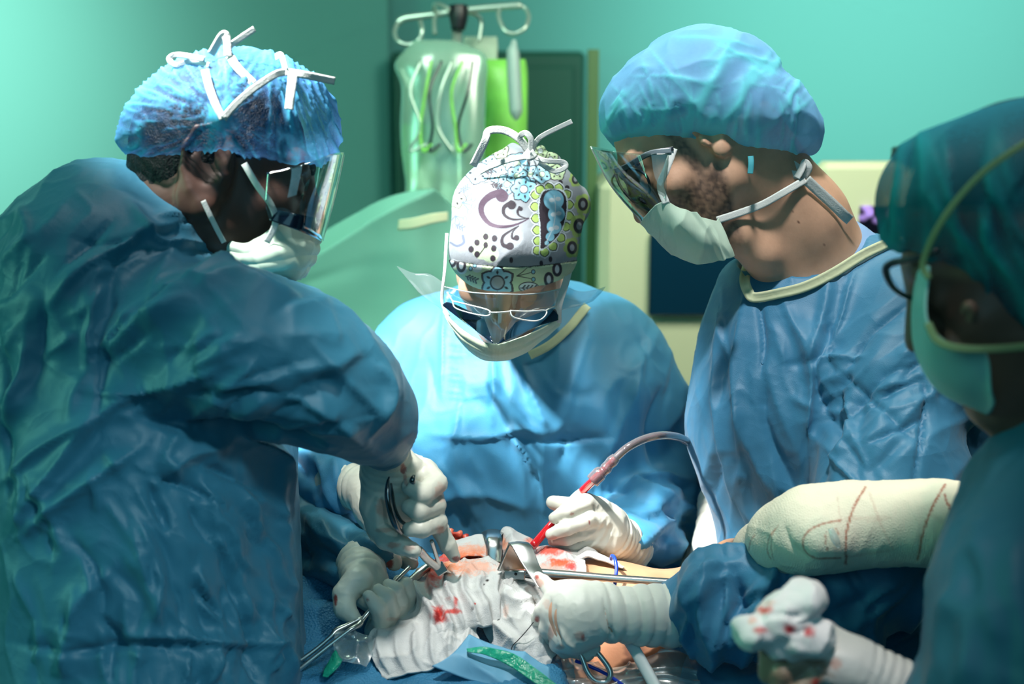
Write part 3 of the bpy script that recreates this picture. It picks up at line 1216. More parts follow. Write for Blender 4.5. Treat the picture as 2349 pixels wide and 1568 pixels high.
rng_l = rand_folds(3, 60, (40, 470, 620, 900), lambda x, y: 125 if x < 330 else 150, 0.5, (60, 190), (7, 18), (0.0018, 0.0042))
rng_l += rand_folds(4, 34, (420, 640, 880, 980), lambda x, y: 160 + (x - 600) * 0.05, 0.35, (80, 220), (9, 22), (0.0015, 0.004))
rng_l += rand_folds(5, 75, (30, 1020, 640, 1540), lambda x, y: 70 + (y - 1200) * 0.08, 0.7, (50, 170), (6, 16), (0.0015, 0.004))
rng_l += rand_folds(6, 34, (650, 1160, 870, 1330), 40, 0.8, (40, 120), (8, 16), (0.003, 0.006))
rng_l += rand_folds(7, 34, (430, 1040, 650, 1540), lambda x, y: 60 + (y - 1200) * 0.1, 0.6, (60, 170), (6, 14), (0.003, 0.006))
fold_L = rng_l + [
    ([(540, 590), (420, 690), (330, 745), (240, 812)], 10, 0.010, 34),
    ([(700, 690), (560, 640), (520, 600)], 14, 0.006, 30),
    ([(225, 905), (290, 905), (380, 880), (520, 850)], 10, 0.007, 26),
    ([(60, 1190), (130, 1090), (230, 960), (330, 900)], 12, 0.009, 34),
    ([(0, 760), (20, 860), (15, 1000), (40, 1160)], 10, -0.006, 22),
    ([(330, 960), (460, 990), (620, 1000), (720, 1015)], 10, -0.014, 30),
    ([(300, 470), (360, 560), (470, 560)], 10, 0.006),
    ([(120, 700), (200, 620), (330, 540), (430, 520)], 12, 0.007, 30),
    ([(250, 790), (235, 900), (225, 1010)], 5, -0.004, 9),
    ([(860, 830), (890, 900), (840, 1000)], 9, 0.006, 20),
    ([(640, 900), (760, 950), (840, 1030)], 12, 0.006, 26),
    ([(700, 780), (800, 880), (880, 960)], 14, 0.004, 30),
    ([(560, 990), (640, 1060), (655, 1200)], 10, 0.008, 20),
    ([(340, 1120), (430, 1050), (520, 1020)], 14, 0.006, 30),
    ([(20, 620), (90, 560), (60, 480)], 12, 0.006, 24),
    ([(150, 1560), (180, 1400), (260, 1300)], 14, 0.006, 30),
    ([(60, 1478), (180, 1492), (290, 1480), (470, 1495)], 7, -0.005, 16), ([(270, 1455), (420, 1462), (560, 1478), (665, 1472)], 6, 0.005, 16),
    ([(330, 1090), (430, 1120), (510, 1165)], 5, -0.006, 14), ([(335, 1100), (360, 1180), (375, 1220)], 5, -0.005, 12), ([(430, 1060), (520, 1090), (610, 1140)], 6, -0.006, 16),
    ([(170, 1240), (215, 1300), (235, 1380), (230, 1410)], 5, -0.006, 14), ([(300, 1200), (320, 1290), (350, 1400)], 6, 0.005, 18), ([(500, 1270), (540, 1370), (550, 1450)], 6, -0.004, 16),
    ([(235, 1412), (250, 1440), (270, 1456)], 5, -0.005, 10), ([(640, 1000), (632, 1150), (650, 1350), (662, 1560)], 10, 0.006, 18),
    ([(60, 1230), (180, 1130), (330, 1020)], 14, 0.008, 26), ([(20, 1100), (120, 1020), (230, 960)], 12, 0.007, 26), ([(5, 1000), (50, 900), (70, 780)], 10, 0.006, 22),
    ([(330, 1200), (360, 1330), (330, 1480)], 12, 0.005, 26),
]
gown_left, GVL, GQL = build_gown(gl, m_gown_left, person_left, 0.0034, fold_L, stretch=cv(0.5, -0.8, 0), seed=1, fk=1.9)
gcl = cloud(GVL)
gown_left['label'] = 'teal blue gown'
ribbon('gown_tie', [(60, 480, 1.45), (75, 462, 1.45), (82, 452, 1.46)], 24, m_trim, gown_left)

build_glove('latex_glove', h1, person_left, [((886, 1000, 1.455), (884, 1078, 1.49), 0.040, 0.0022, 130)],
            [((878, 1165), (16, 26), 0.6, 0), ((925, 1075), (8, 14), 0.8, 1), ((930, 1100), (5, 16), 0.5, 1), ((1010, 1130), (14, 26), 0.45, 0), ((1012, 1215), (10, 9), 0.7, 0),
             ((905, 1250), (18, 8), 0.7, 0), ((1046, 1282), (10, 7), 0.8, 1), ((938, 1255), (16, 9), 0.5, 0), ((1008, 1215), (10, 10), 0.5, 0), ((880, 1215), (26, 6), 0.4, 0)],
            1, creases=[([(862, 1212), (885, 1200), (910, 1205)], 4, -0.002), ([(940, 1090), (930, 1110), (915, 1125)], 4, -0.003), ([(905, 1232), (915, 1222), (925, 1215)], 3, -0.0015)],
            label='cream latex glove gripping scissors')
build_glove('latex_glove', h3, person_left, [((828, 1285, 1.56), (834, 1330, 1.53), 0.036, 0.0012, 90)],
            [((770, 1375), (5, 14), 0.9, 1), ((843, 1375), (4, 4), 0.7, 1), ((850, 1438), (12, 8), 0.25, 0), ((905, 1420), (18, 5), 0.3, 0)], 2,
            creases=[([(900, 1440), (925, 1420), (940, 1395)], 4, 0.0015), ([(880, 1445), (910, 1428), (930, 1400)], 3, -0.0012), ([(822, 1360), (832, 1372), (838, 1392)], 3, -0.002)],
            label='cream latex glove closed round long forceps')

# hair under the cap and at the nape
hs = Shape()
FL.ell(hs, (0, -0.016, 0.036), (0.078, 0.098, 0.092))
FL.ell(hs, (0, -0.048, -0.015), (0.062, 0.058, 0.062), 0.02)
hs.add(lambda Q: (lambda q: q[:, 1] + 0.004 - 3.4 * np.maximum(q[:, 2] - 0.014, 0))(FL.loc(Q)) * 0.4, FL.o - 9, FL.o + 9, 0.002, 'i')
hv, hq = sdf_mesh(hs, 0.003, 1, FL.o - 0.14, FL.o + 0.16)
hn = vnormals(hv, hq)
hv = hv + hn * (0.0018 * np.clip(ridge(hv, 120, 3, FL.Z, 3), 0, 1)[:, None])
link('hair', hv, hq, m_hair, person_left)

# bouffant cap, gathered in a knot above the ear
cs = Shape()
cs.ellp(545, 268, 1.44, 222, 132, 0.088, 8, 0)
cs.ellp(385, 295, 1.44, 106, 92, 0.074, 20, 0.02)
cs.ellp(440, 235, 1.45, 100, 84, 0.076, 20, 0.02)
cs.ellp(310, 328, 1.44, 34, 30, 0.045, 30, 0.012)
cs.ellp(690, 300, 1.45, 96, 88, 0.074, -12, 0.02)
cs.ellp(560, 205, 1.45, 130, 90, 0.075, 0, 0.02)
cs.ellp(520, 330, 1.395, 60, 34, 0.03, 10, 0.012)
HEM_L = ([270, 320, 440, 520, 600, 680, 770, 800], [352, 364, 350, 345, 392, 390, 374, 366])
cs.add(lambda Q: (lambda XY: XY[1] - np.interp(XY[0], *HEM_L))(px(Q)) * 1.44 / FPX, FL.o - 9, FL.o + 9, 0.004, 'i')
cvv, cq = sdf_mesh(cs, 0.0026, 2, FL.o - 0.19, FL.o + 0.19)
X, Y = px(cvv)
ang = np.arctan2(Y - 272, X - 512)
rad = np.hypot(X - 512, Y - 272)
q3 = np.stack([np.cos(ang) * 2.6, np.sin(ang) * 2.6, rad / 260 + 3], 1)
ang2 = np.arctan2(Y + 60, X - 610)
q4 = np.stack([np.cos(ang2) * 7, np.sin(ang2) * 7, Y / 400], 1)
wq = sstep(570, 640, X)[:, None]
wq = wq[:, 0]
st1 = np.clip(1 - np.abs(noise3(q3 * 2.6, 1)) * 4.2, 0, 1) * (1 - wq) + np.clip(1 - np.abs(noise3(q4 * 2.6, 1)) * 4.2, 0, 1) * wq
st2 = np.clip(1 - np.abs(noise3(q3 * 5.5, 4)) * 3.8, 0, 1) * (1 - wq) + np.clip(1 - np.abs(noise3(q4 * 5.0, 4)) * 3.8, 0, 1) * wq
fo = (st1 ** 2 * 0.8 + st2 ** 3 * 0.5) * np.clip(rad / 40, 0.3, 1)
fd = folds(X, Y, rand_folds(11, 46, (330, 150, 760, 360), lambda x, y: math.degrees(math.atan2(y - 272, x - 512)) if x < 600 else 80, 0.35, (60, 170), (3, 7), (0.5, 0.9)))
knot = np.exp(-(rad / 34) ** 2)
fo = np.clip(fo * 0.75 + np.clip(fd, 0, 1) * 0.6 + knot, 0, 1.1)
cn = vnormals(cvv, cq)
cvv = cvv + cn * (0.0045 * (fo - 0.4) + 0.004 * n3(cvv, 16, 5) + 0.010 * knot * np.clip(-(cn @ FWD), 0, 1))[:, None]
cap_left = link('bouffant_cap', cvv, cq, m_cap_left, person_left, attrs={'fold': fo})
ccl = cloud(cvv)

# ties of mask and visor, knotted on the crown
def tl(pts, w, off=-0.004, dep=1.40, **kw):
    return ribbon('mask_tie', on(ccl, pts, off, 12, dep), w, m_tie, mask_left, **kw)


mask_left = sheet('surgical_mask', [
    [(513, 548, 1.405), (560, 560, 1.390), (600, 545, 1.388), (640, 520, 1.395), (690, 535, 1.425), (735, 552, 1.470)],
    [(516, 575, 1.402), (565, 590, 1.384), (610, 585, 1.378), (660, 575, 1.388), (700, 575, 1.425), (728, 580, 1.470)],
    [(528, 600, 1.405), (575, 612, 1.385), (620, 615, 1.380), (665, 612, 1.395), (700, 608, 1.430), (712, 610, 1.470)],
    [(550, 612, 1.415), (600, 626, 1.395), (640, 632, 1.395), (670, 640, 1.410), (685, 640, 1.440), (686, 640, 1.470)]],
    m_mask, 90, 60, 0.0015,
    disp=lambda u, v, G: 0.0018 * np.abs(np.sin(v * 11 + 2 * u)) + 0.004 * n3(G, 30, 3) + 0.002 * np.clip(ridge(G, 40, 2), 0, 1) ** 2, parent=person_left)
mask_left['label'] = 'pale green surgical mask over nose and chin'
tl([(512, 272), (495, 240), (480, 200), (470, 160)], 18)
tl([(512, 272), (540, 240), (580, 205), (630, 172), (655, 165)], 17)
ribbon('mask_tie', [(480, 150, 1.37), (440, 140, 1.38), (405, 150, 1.38), (388, 135, 1.38), (410, 126, 1.38), (470, 136, 1.37)], 13, m_tie, mask_left)
ribbon('mask_tie', [(484, 125, 1.375), (510, 82, 1.37), (520, 88, 1.37), (524, 130, 1.37)], 19, m_tie, mask_left)
ribbon('mask_tie', [(522, 120, 1.375), (545, 155, 1.365), (582, 192, 1.362)], 19, m_tie, mask_left)
ribbon('mask_tie', [(520, 112, 1.375), (545, 92, 1.37), (584, 66, 1.37)], 14, m_tie, mask_left)
ribbon('mask_tie', [(632, 132, 1.38), (645, 128, 1.375), (655, 160, 1.372)], 16, m_tie, mask_left, hint=cv(0.8, 0, 1))
ribbon('mask_tie', [(655, 165, 1.372), (700, 172, 1.37), (768, 186, 1.38)], 18, m_tie, mask_left)
ribbon('mask_tie', [(672, 168, 1.37), (668, 205, 1.362), (663, 251, 1.36)], 21, m_tie, mask_left)
ribbon('mask_tie', [(560, 375, 1.385), (590, 425, 1.375), (622, 470, 1.372), (632, 510, 1.376), (612, 556, 1.378)], 15, m_tie, mask_left)
ribbon('mask_tie', on(cloud(VL), [(466, 460), (485, 500), (500, 530), (514, 556)], -0.004, 12, 1.39), 12, m_tie, mask_left)

# face shield wrapped round the eyes
shield_left = empty('face_shield', P(735, 560, 1.46))
shield_left.parent = person_left
shield_left.location = np.array(shield_left['_b']) - np.array(person_left['_b'])
sheet('visor', [
    [(612, 396, 1.372), (700, 375, 1.372), (765, 352, 1.40), (789, 350, 1.46), (780, 352, 1.53), (735, 365, 1.575)],
    [(608, 460, 1.370), (690, 445, 1.370), (745, 440, 1.40), (768, 445, 1.46), (758, 450, 1.53), (720, 450, 1.57)],
    [(618, 505, 1.376), (690, 520, 1.380), (725, 538, 1.41), (740, 552, 1.46), (734, 545, 1.52), (700, 520, 1.56)]],
    m_visor, 60, 30, 0.0007, parent=shield_left)
sheet('dark_band', [  # dark glossy strip along the visor's lower edge
    [(636, 482, 1.374), (690, 492, 1.376), (728, 500, 1.404), (743, 502, 1.45)],
    [(618, 505, 1.374), (682, 528, 1.378), (720, 544, 1.408), (736, 554, 1.45)]],
    m_visor_dark, 30, 10, 0.0012, parent=shield_left)
tube('shield_rim', [(789, 350, 1.462), (768, 445, 1.462), (740, 552, 1.462)], 0.0011, m_visor, shield_left, n=24, seg=8)
# brow
for sgn in (1,):
    V_, Q_, T_ = tube_vq([FL.w(0.012, 0.094, 0.026), FL.w(0.030, 0.092, 0.031), FL.w(0.048, 0.078, 0.024)], [0.003, 0.0042, 0.0015], world_pts=True, n=20, seg=8)
    link('eyebrow', V_, Q_, m_hair, person_left, T=T_)
shoes(person_left, -0.40, 1.37, (0.9, 0.4))

# =================================================================== MIDDLE SURGEON
FM = Frame(P(1172, 566, 1.735), cv(-0.05, -0.80, -0.60), cv(0.06, 0.60, -0.80), 0.92)
torso_M = px_w([(W(0.02, 1.83, 0.32), 0.20, 0.13), (1205, 1420, 1.90, 330, 0.13), (1210, 1180, 1.88, 325, 0.13), (1215, 960, 1.86, 325, 0.13), (1200, 840, 1.87, 280, 0.11)])
armMr = [(945, 820, 1.87, 92), (800, 980, 1.84, 92), (660, 1095, 1.77, 90), (740, 1110, 1.70, 78), (785, 1112, 1.66, 58)]
armMl = [(1440, 850, 1.88, 98), (1515, 1000, 1.89, 100), (1525, 1140, 1.85, 98), (1470, 1205, 1.76, 80), (1436, 1236, 1.69, 50)]
gm = Shape()
gm.sect(torso_M, RIGHT, 0.05)
gm.chain([(980, 790, 1.88, 98), (1180, 770, 1.90, 110), (1390, 790, 1.90, 98)], 0.05)
gm.chain(armMr, 0.03)
gm.chain(armMl, 0.03)
gm.ellp(1190, 1080, 1.80, 250, 190, 0.07, 0, 0.05)
body_M = Shape()
head_shape(body_M, FM)
body_M.chain([(FM.w(0, -0.035, -0.04), 0.058), (P(1185, 700, 1.86), 0.060), (P(1190, 800, 1.90), 0.075)], 0.03)
body_M.sect([(s[0], s[1] * 0.75, s[2] * 0.7) for s in torso_M[1:]], RIGHT, 0.04)
body_M.chain([(a, b, c, r * 0.5) for a, b, c, r in armMr[:-1]] + [(795, 1115, 1.65, 42)], 0.02)
body_M.chain([(a, b, c, r * 0.5) for a, b, c, r in armMl[:-1]] + [(1415, 1240, 1.67, 40)], 0.02)
legs(body_M, 0.02, 1.83, 0.8)

f = 1.575
h2 = hand_shape(
    [[(800, 1112, 1.65, 46), (832, 1120, 1.62, 44), (862, 1165, f + .02, 46), (875, 1200, f + .01, 40)]],
    [[(878, 1195, f, 26), (882, 1245, f - .012, 24), (892, 1272, f - .018, 22), (904, 1290, f - .014, 19)],
     [(895, 1190, f + .02, 26), (915, 1235, f + .008, 22), (930, 1270, f, 19), (945, 1292, f + .005, 15)],
     [(885, 1200, f + .03, 24), (900, 1240, f + .03, 21), (915, 1270, f + .03, 19), (930, 1290, f + .03, 15)],
     [(868, 1205, f + .035, 22), (872, 1240, f + .04, 19), (885, 1265, f + .04, 17), (900, 1280, f + .04, 13)],
     [(858, 1190, f + .01, 24), (863, 1232, f + .005, 17), (866, 1250, f + .003, 15), (872, 1268, f, 12)]],
    [(775, 1110, 1.665, 56), (815, 1114, 1.64, 52)])
g = 1.63
h4 = hand_shape(
    [[(1412, 1235, g + .02, 44), (1392, 1200, g + .01, 42), (1370, 1175, g, 34)],
     [(1405, 1235, g + .01, 40), (1380, 1225, g + .01, 36)]],
    [[(1375, 1165, g - .004, 24), (1345, 1152, g - .014, 22), (1300, 1172, g - .022, 18), (1272, 1187, g - .020, 14)],
     [(1380, 1190, g - .006, 24), (1350, 1190, g - .018, 20), (1302, 1209, g - .026, 18), (1264, 1225, g - .024, 14)],
     [(1380, 1215, g - .002, 22), (1345, 1218, g - .010, 17), (1300, 1236, g - .014, 15), (1268, 1240, g - .008, 12)],
     [(1385, 1238, g + .002, 20), (1345, 1246, g - .002, 15), (1310, 1254, g - .002, 13), (1280, 1252, g + .002, 11)],
     [(1372, 1160, g + .012, 22), (1325, 1158, g + .010, 19), (1285, 1157, g + .002, 18), (1268, 1152, g, 16)]],
    [(1440, 1252, g + .05, 60), (1408, 1232, g + .02, 48)])
body_M.ext(h2, -0.0025)
body_M.ext(h4, -0.0025)
person_mid, VM = build_body(body_M, m_skin_mid)
tag(person_mid, 'surgeon in the middle facing us, head bowed, wearing a paisley and floral printed cap', 'person', 'surgeons around the operating table')

fold_M = rand_folds(21, 30, (880, 740, 1250, 1180), 80, 0.6, (60, 200), (8, 20), (0.001, 0.003))
fold_M += rand_folds(22, 26, (1300, 740, 1620, 1300), 100, 0.7, (60, 220), (9, 22), (0.0015, 0.004))
fold_M += rand_folds(23, 34, (640, 1000, 900, 1330), 60, 0.9, (40, 130), (8, 16), (0.004, 0.008))
fold_M += rand_folds(24, 30, (1380, 1080, 1600, 1320), 20, 0.8, (40, 130), (8, 16), (0.003, 0.007))
fold_M += [([(1030, 735 + k * 9 + (k % 3) * 3), (1070, 742 + k * 9), (1122, 736 + k * 9)], 4, 0.0012) for k in range(20)]
fold_M += [
    ([(1020, 690), (1016, 800), (1012, 905)], 4, 0.003, 9), ([(1130, 820), (1132, 900), (1130, 985)], 5, 0.004, 10),
    ([(1000, 1000), (1080, 1006), (1160, 1000)], 5, 0.003, 14), ([(1240, 1012), (1310, 1010), (1395, 1002)], 4, -0.005, 12),
    ([(1190, 830), (1215, 900), (1250, 985)], 6, 0.005, 16), ([(1175, 1005), (1205, 1040), (1225, 1085)], 5, 0.007, 12),
    ([(1160, 995), (1200, 985), (1245, 1000)], 6, 0.006, 12), ([(1180, 1010), (1200, 1100), (1198, 1190)], 8, 0.004, 20),
    ([(1245, 1005), (1240, 1090), (1250, 1180)], 6, 0.003, 14), ([(915, 855), (900, 920), (955, 1010), (960, 1100)], 10, 0.006, 26),
    ([(860, 770), (870, 830), (880, 900)], 10, 0.005, 22), ([(1470, 820), (1440, 920), (1370, 1060), (1350, 1130)], 12, 0.006, 34),
    ([(1520, 880), (1490, 980), (1500, 1080)], 12, -0.007, 28), ([(960, 1180), (1080, 1130), (1200, 1160)], 16, 0.006, 30),
    ([(1390, 1150), (1480, 1110), (1590, 1100)], 10, 0.008, 22), ([(660, 1040), (720, 1060), (760, 1130)], 10, 0.006, 20),
    ([(1000, 1060), (1060, 1120), (1100, 1200)], 14, 0.004, 30), ([(1400, 1300), (1480, 1230), (1560, 1180)], 12, 0.007, 26),
    ([(1270, 720), (1280, 800), (1270, 900)], 14, 0.004, 30)]
gown_mid, GVM, _ = build_gown(gm, m_gown_mid, person_mid, 0.0038, fold_M, stretch=UP, amp=0.004, seed=5, fk=1.9)
gcm = cloud(GVM)
ribbon('collar_trim', on(gcm, [(1215, 815), (1262, 790), (1305, 752), (1330, 722), (1348, 700)], -0.004, 12, 1.82), 20, m_trim, gown_mid)
build_glove('latex_glove', h2, person_mid, [((772, 1110, 1.665), (832, 1118, 1.63), 0.042, 0.0030, 85)],
            [((893, 1290), (10, 14), 0.9, 1), ((885, 1265), (14, 10), 0.3, 0)], 3, label='cream latex glove half hidden behind the scissors hand')
build_glove('latex_glove', h4, person_mid, [((1432, 1250, g + .05), (1400, 1222, g + .015), 0.040, 0.0026, 120)],
            [((1352, 1198), (3, 5), 1.0, 1), ((1312, 1178), (5, 4), 0.7, 1), ((1268, 1232), (9, 5), 0.5, 0)], 4,
            creases=[([(1400, 1190), (1380, 1230), (1350, 1262)], 4, 0.0014), ([(1392, 1180), (1368, 1215), (1335, 1240)], 4, 0.0012), ([(1408, 1210), (1390, 1250), (1370, 1275)], 4, 0.0014)],
            label='cream latex glove holding the red suction tube')

# printed cotton cap
pc = Shape()
pc.ellp(1190, 478, 1.685, 152, 128, 0.090, 0)
pc.ellp(1176, 580, 1.665, 146, 96, 0.082, 0, 0.03)
pc.ellp(1215, 378, 1.70, 70, 40, 0.05, -10, 0.02)
pc.ellp(1328, 470, 1.70, 26, 34, 0.03, 0, 0.01)
pc.add(lambda Q: (lambda X, Y: (Y - (664 - 0.0017 * (X - 1165) ** 2 - 0.06 * (X - 1165))))(*px(Q)) * 1.65 / FPX, FM.o - 9, FM.o + 9, 0.003, 'i')
mv, mq = sdf_mesh(pc, 0.0019, 2, FM.o - 0.17, FM.o + 0.17)
X, Y = px(mv)
mn = vnormals(mv, mq)
gath = np.arctan2(Y - 352, X - 1215)
rr = np.hypot(X - 1215, Y - 352)
fh = 0.0035 * np.sin(gath * 11 + 2 * n3(mv, 20, 1)) * np.exp(-(rr / 70) ** 2) + 0.0022 * n3(mv, 18, 2) + 0.0022 * np.clip(ridge(mv, 14, 7), 0, 1) ** 3
bandline = 596 + 16 * np.sin((X - 1030) / 300 * math.pi)
fh += 0.0016 * (Y > bandline)
mv = mv + mn * fh[:, None]
mv, mq = subdiv(mv, mq)
X, Y = px(mv)
zx = (X - 880) * 2.613
zy = (Y - 250) * 2.613
GREY, INK, SKYB, LIME, PALE = [np.array(c) for c in ((0.235, 0.26, 0.285), (0.014, 0.008, 0.016), (0.16, 0.40, 0.52), (0.32, 0.46, 0.12), (0.46, 0.53, 0.56))]
col = np.tile(GREY, (len(mv), 1))


def disc(c, r, ry=None):
    return 1 - sstep(-2.5, 2.5, (np.hypot((zx - c[0]), (zy - c[1]) * (r / (ry or r))) - r))


def lens(c, a, r0, r1, w):
    """pointed petal from radius r0 to r1 about c in direction a"""
    u = (zx - c[0]) * math.cos(a) + (zy - c[1]) * math.sin(a)
    v = -(zx - c[0]) * math.sin(a) + (zy - c[1]) * math.cos(a)
    m_, h_ = (r0 + r1) / 2, (r1 - r0) / 2
    q_ = np.clip((u - m_) / h_, -1.5, 1.5)
    return 1 - sstep(-2.5, 2.5, np.abs(v) - w * (1 - np.abs(q_) ** 2.2))


def poly(pts):
    p = cr(np.array(pts + pts[:1], float), 60)
    ins = np.zeros(len(zx), bool)
    for i in range(len(p) - 1):
        (x0, y0), (x1, y1) = p[i], p[i + 1]
        c_ = (y0 > zy) != (y1 > zy)
        ins ^= c_ & (zx < (x1 - x0) * (zy - y0) / (y1 - y0 + 1e-9) + x0)
    return ins.astype(float)


def stroke(pts, w0, w1):
    p = cr(pts, 24)
    d, t, s = seg_d(zx, zy, p)
    return 1 - sstep(-2.5, 2.5, d - (w0 + (w1 - w0) * t))


def flower(c, R, n, fill, rot=0.0, line=4, core=PALE):
    global col
    w = R * math.sin(math.pi / n) * 0.80
    for k in range(n):
        col = lay(col, lens(c, rot + k * 2 * math.pi / n, R * 0.1, R + line * 1.6, w + line), INK)
    for k in range(n):
        a = rot + k * 2 * math.pi / n
        col = lay(col, lens(c, a, R * 0.12, R, w), fill)
        col = lay(col, lens(c, a, R * 0.42, R * 0.72, w * 0.22), INK)
    col = lay(col, disc(c, R * 0.28 + line), INK)
    col = lay(col, disc(c, R * 0.28), core)


def spray(c, L, n, a0, a1, colr=INK, w=3, fill=SKYB):
    global col
    for k in range(n):
        a = a0 + (a1 - a0) * k / max(n - 1, 1)
        e_ = (c[0] + L * math.cos(a), c[1] + L * math.sin(a))
        col = lay(col, stroke([c, ((c[0] + e_[0]) / 2 + 4, (c[1] + e_[1]) / 2), e_], w, w * 0.6), colr)
        col = lay(col, disc(e_, 13, 15), colr)
        col = lay(col, disc(e_, 8, 10), fill)


def leafs(c, a, L, n=4, colr=INK):
    global col
    ca, sa = math.cos(a), math.sin(a)
    col = lay(col, stroke([c, (c[0] + ca * L, c[1] + sa * L)], 2.5, 2), colr)
    for k in range(n):
        t = (k + 0.6) / n * L
        for s in (-1, 1):
            b = a + s * 0.8
            col = lay(col, stroke([(c[0] + ca * t, c[1] + sa * t), (c[0] + ca * t + math.cos(b) * 20, c[1] + sa * t + math.sin(b) * 20)], 3.5, 5), colr)


# lime and blue fields of the print
for c_, r_ in (((430, 560), 50), ((590, 840), 60), ((600, 790), 46), ((640, 870), 50), ((700, 300), 60), ((640, 280), 40)):
    col = lay(col, disc(c_, r_), LIME * 0.5 + PALE * 0.5)
flower((430, 530), 66, 6, LIME * 0.4 + PALE * 0.6, 0.2, 3)
spray((470, 560), 70, 4, -0.9, 0.9, (0.10, 0.14, 0.20), 3, PALE)
spray((430, 640), 60, 4, 0.3, 2.4, (0.10, 0.14, 0.20), 3, PALE)
leafs((455, 500), -0.6, 60, 4, (0.10, 0.12, 0.18))
leafs((430, 690), 0.5, 50, 3, (0.10, 0.12, 0.18))
for k, c_ in enumerate([(640, 330), (700, 400), (800, 330), (880, 390), (740, 450), (850, 470), (950, 390), (800, 400), (560, 380)]):
    flower(c_, 56 + 8 * (k % 3), 5 + k % 2, SKYB * 0.8 + PALE * 0.2, k * 0.7, 4, LIME * 0.4 + PALE * 0.6)
leafs((640, 450), 0.2, 60)
leafs((840, 500), -0.5, 60)
flower((840, 480), 78, 7, SKYB, 0.5, 5, PALE)
leafs((600, 380), -0.3, 60)
for c_ in ((1000, 300), (940, 250), (700, 250), (1040, 380)):
    flower(c_, 50, 5, LIME * 0.6 + PALE * 0.4, c_[0] * 0.1, 4)
# great swirl
PUR = (0.045, 0.022, 0.045)
col = lay(col, stroke([(705, 500), (640, 520), (590, 570), (590, 630), (640, 690), (720, 705), (800, 690), (878, 652)], 24, 3), PUR)
col = lay(col, disc((710, 520), 38), PUR)
col = lay(col, stroke([(765, 560), (722, 590), (725, 635), (780, 662), (878, 652)], 14, 2), INK)
col = lay(col, disc((768, 575), 27), INK)
col = lay(col, stroke([(815, 590), (803, 615), (815, 640), (860, 656)], 9, 2), INK)
col = lay(col, disc((822, 598), 13), INK)
col = lay(col, stroke([(760, 830), (715, 812), (715, 765), (760, 730), (810, 700)], 14, 3), INK)
col = lay(col, disc((758, 822), 23), INK)
col = lay(col, stroke([(800, 780), (770, 770), (775, 735), (805, 705)], 9, 2), INK)
col = lay(col, disc((797, 772), 17), INK)
col = lay(col, stroke([(940, 480), (980, 450), (1060, 470), (1120, 500)], 10, 6), INK)
for c_ in ((1010, 455), (1060, 440), (1100, 470)):
    col = lay(col, disc(c_, 14), INK)
col = lay(col, stroke([(400, 800), (440, 820), (480, 800), (475, 760)], 6, 9), (0.10, 0.12, 0.18))
# flower with dark petals low left
for c_ in ((612, 765), (665, 775), (560, 800), (660, 835), (655, 895), (560, 870), (525, 840)):
    col = lay(col, disc(c_, 17, 20), INK)
col = lay(col, stroke([(560, 890), (590, 850), (612, 820)], 3, 4), INK)
col = lay(col, disc((612, 815), 14, 20), INK)
for c_ in ((765, 905), (945, 925), (1000, 900)):
    col = lay(col, disc(c_, 11, 18), INK)
# paisley
for c_, an_ in (((905, 515), 3.1), ((902, 585), 3.1), ((908, 655), 3.1), ((916, 725), 3.1), ((920, 790), 3.2), ((918, 850), 2.7), ((965, 862), 1.5), ((1018, 826), 0.9), ((1066, 774), 0.6),
                ((1098, 706), 0.2), ((1116, 640), 0.0), ((1116, 572), -0.1), ((1102, 508), -0.5), ((1050, 470), -1.4), ((990, 466), -1.8), ((935, 480), -2.6)):
    b_ = (c_[0] - 26 * math.cos(an_), c_[1] - 26 * math.sin(an_))
    col = lay(col, lens(b_, an_, -12, 60, 36), PALE)
    col = lay(col, lens(b_, an_, -8, 53, 29), INK)
    col = lay(col, lens(b_, an_, -6, 47, 24), LIME)
TEAR = [(940, 530), (932, 600), (940, 700), (942, 780), (944, 838), (990, 810), (1042, 762), (1078, 690), (1096, 600), (1092, 530), (1062, 490), (1005, 483), (960, 495)]
big = [(1012 + (x_ - 1012) * 1.10, 640 + (y_ - 640) * 1.05) for x_, y_ in TEAR]
col = lay(col, poly(big), PALE)
col = lay(col, poly(TEAR), INK)
for c_, r_ in (((1020, 545), 60), ((1036, 630), 50), ((1022, 705), 44), ((998, 765), 26), ((978, 802), 13)):
    col = lay(col, disc(c_, r_), SKYB)
for c_ in ((1008, 545), (1045, 538), (1018, 632), (1050, 625), (1005, 718), (1035, 710)):
    col = lay(col, disc(c_, 17, 13), PALE)
col = lay(col, stroke([(1022, 520), (1030, 600), (1018, 700), (970, 810)], 2.5, 2), PALE)
# ring flowers on the right
for c_, r_ in (((1172, 700), 46), ((1195, 570), 40), ((1130, 830), 40), ((1150, 420), 30)):
    for k in range(6):
        col = lay(col, disc((c_[0] + r_ * 0.75 * math.cos(k), c_[1] + r_ * math.sin(k)), r_ * 0.6), LIME * 0.8)
    col = lay(col, disc(c_, r_ * 0.75, r_), INK)
    col = lay(col, disc(c_, r_ * 0.35, r_ * 0.5), GREY)
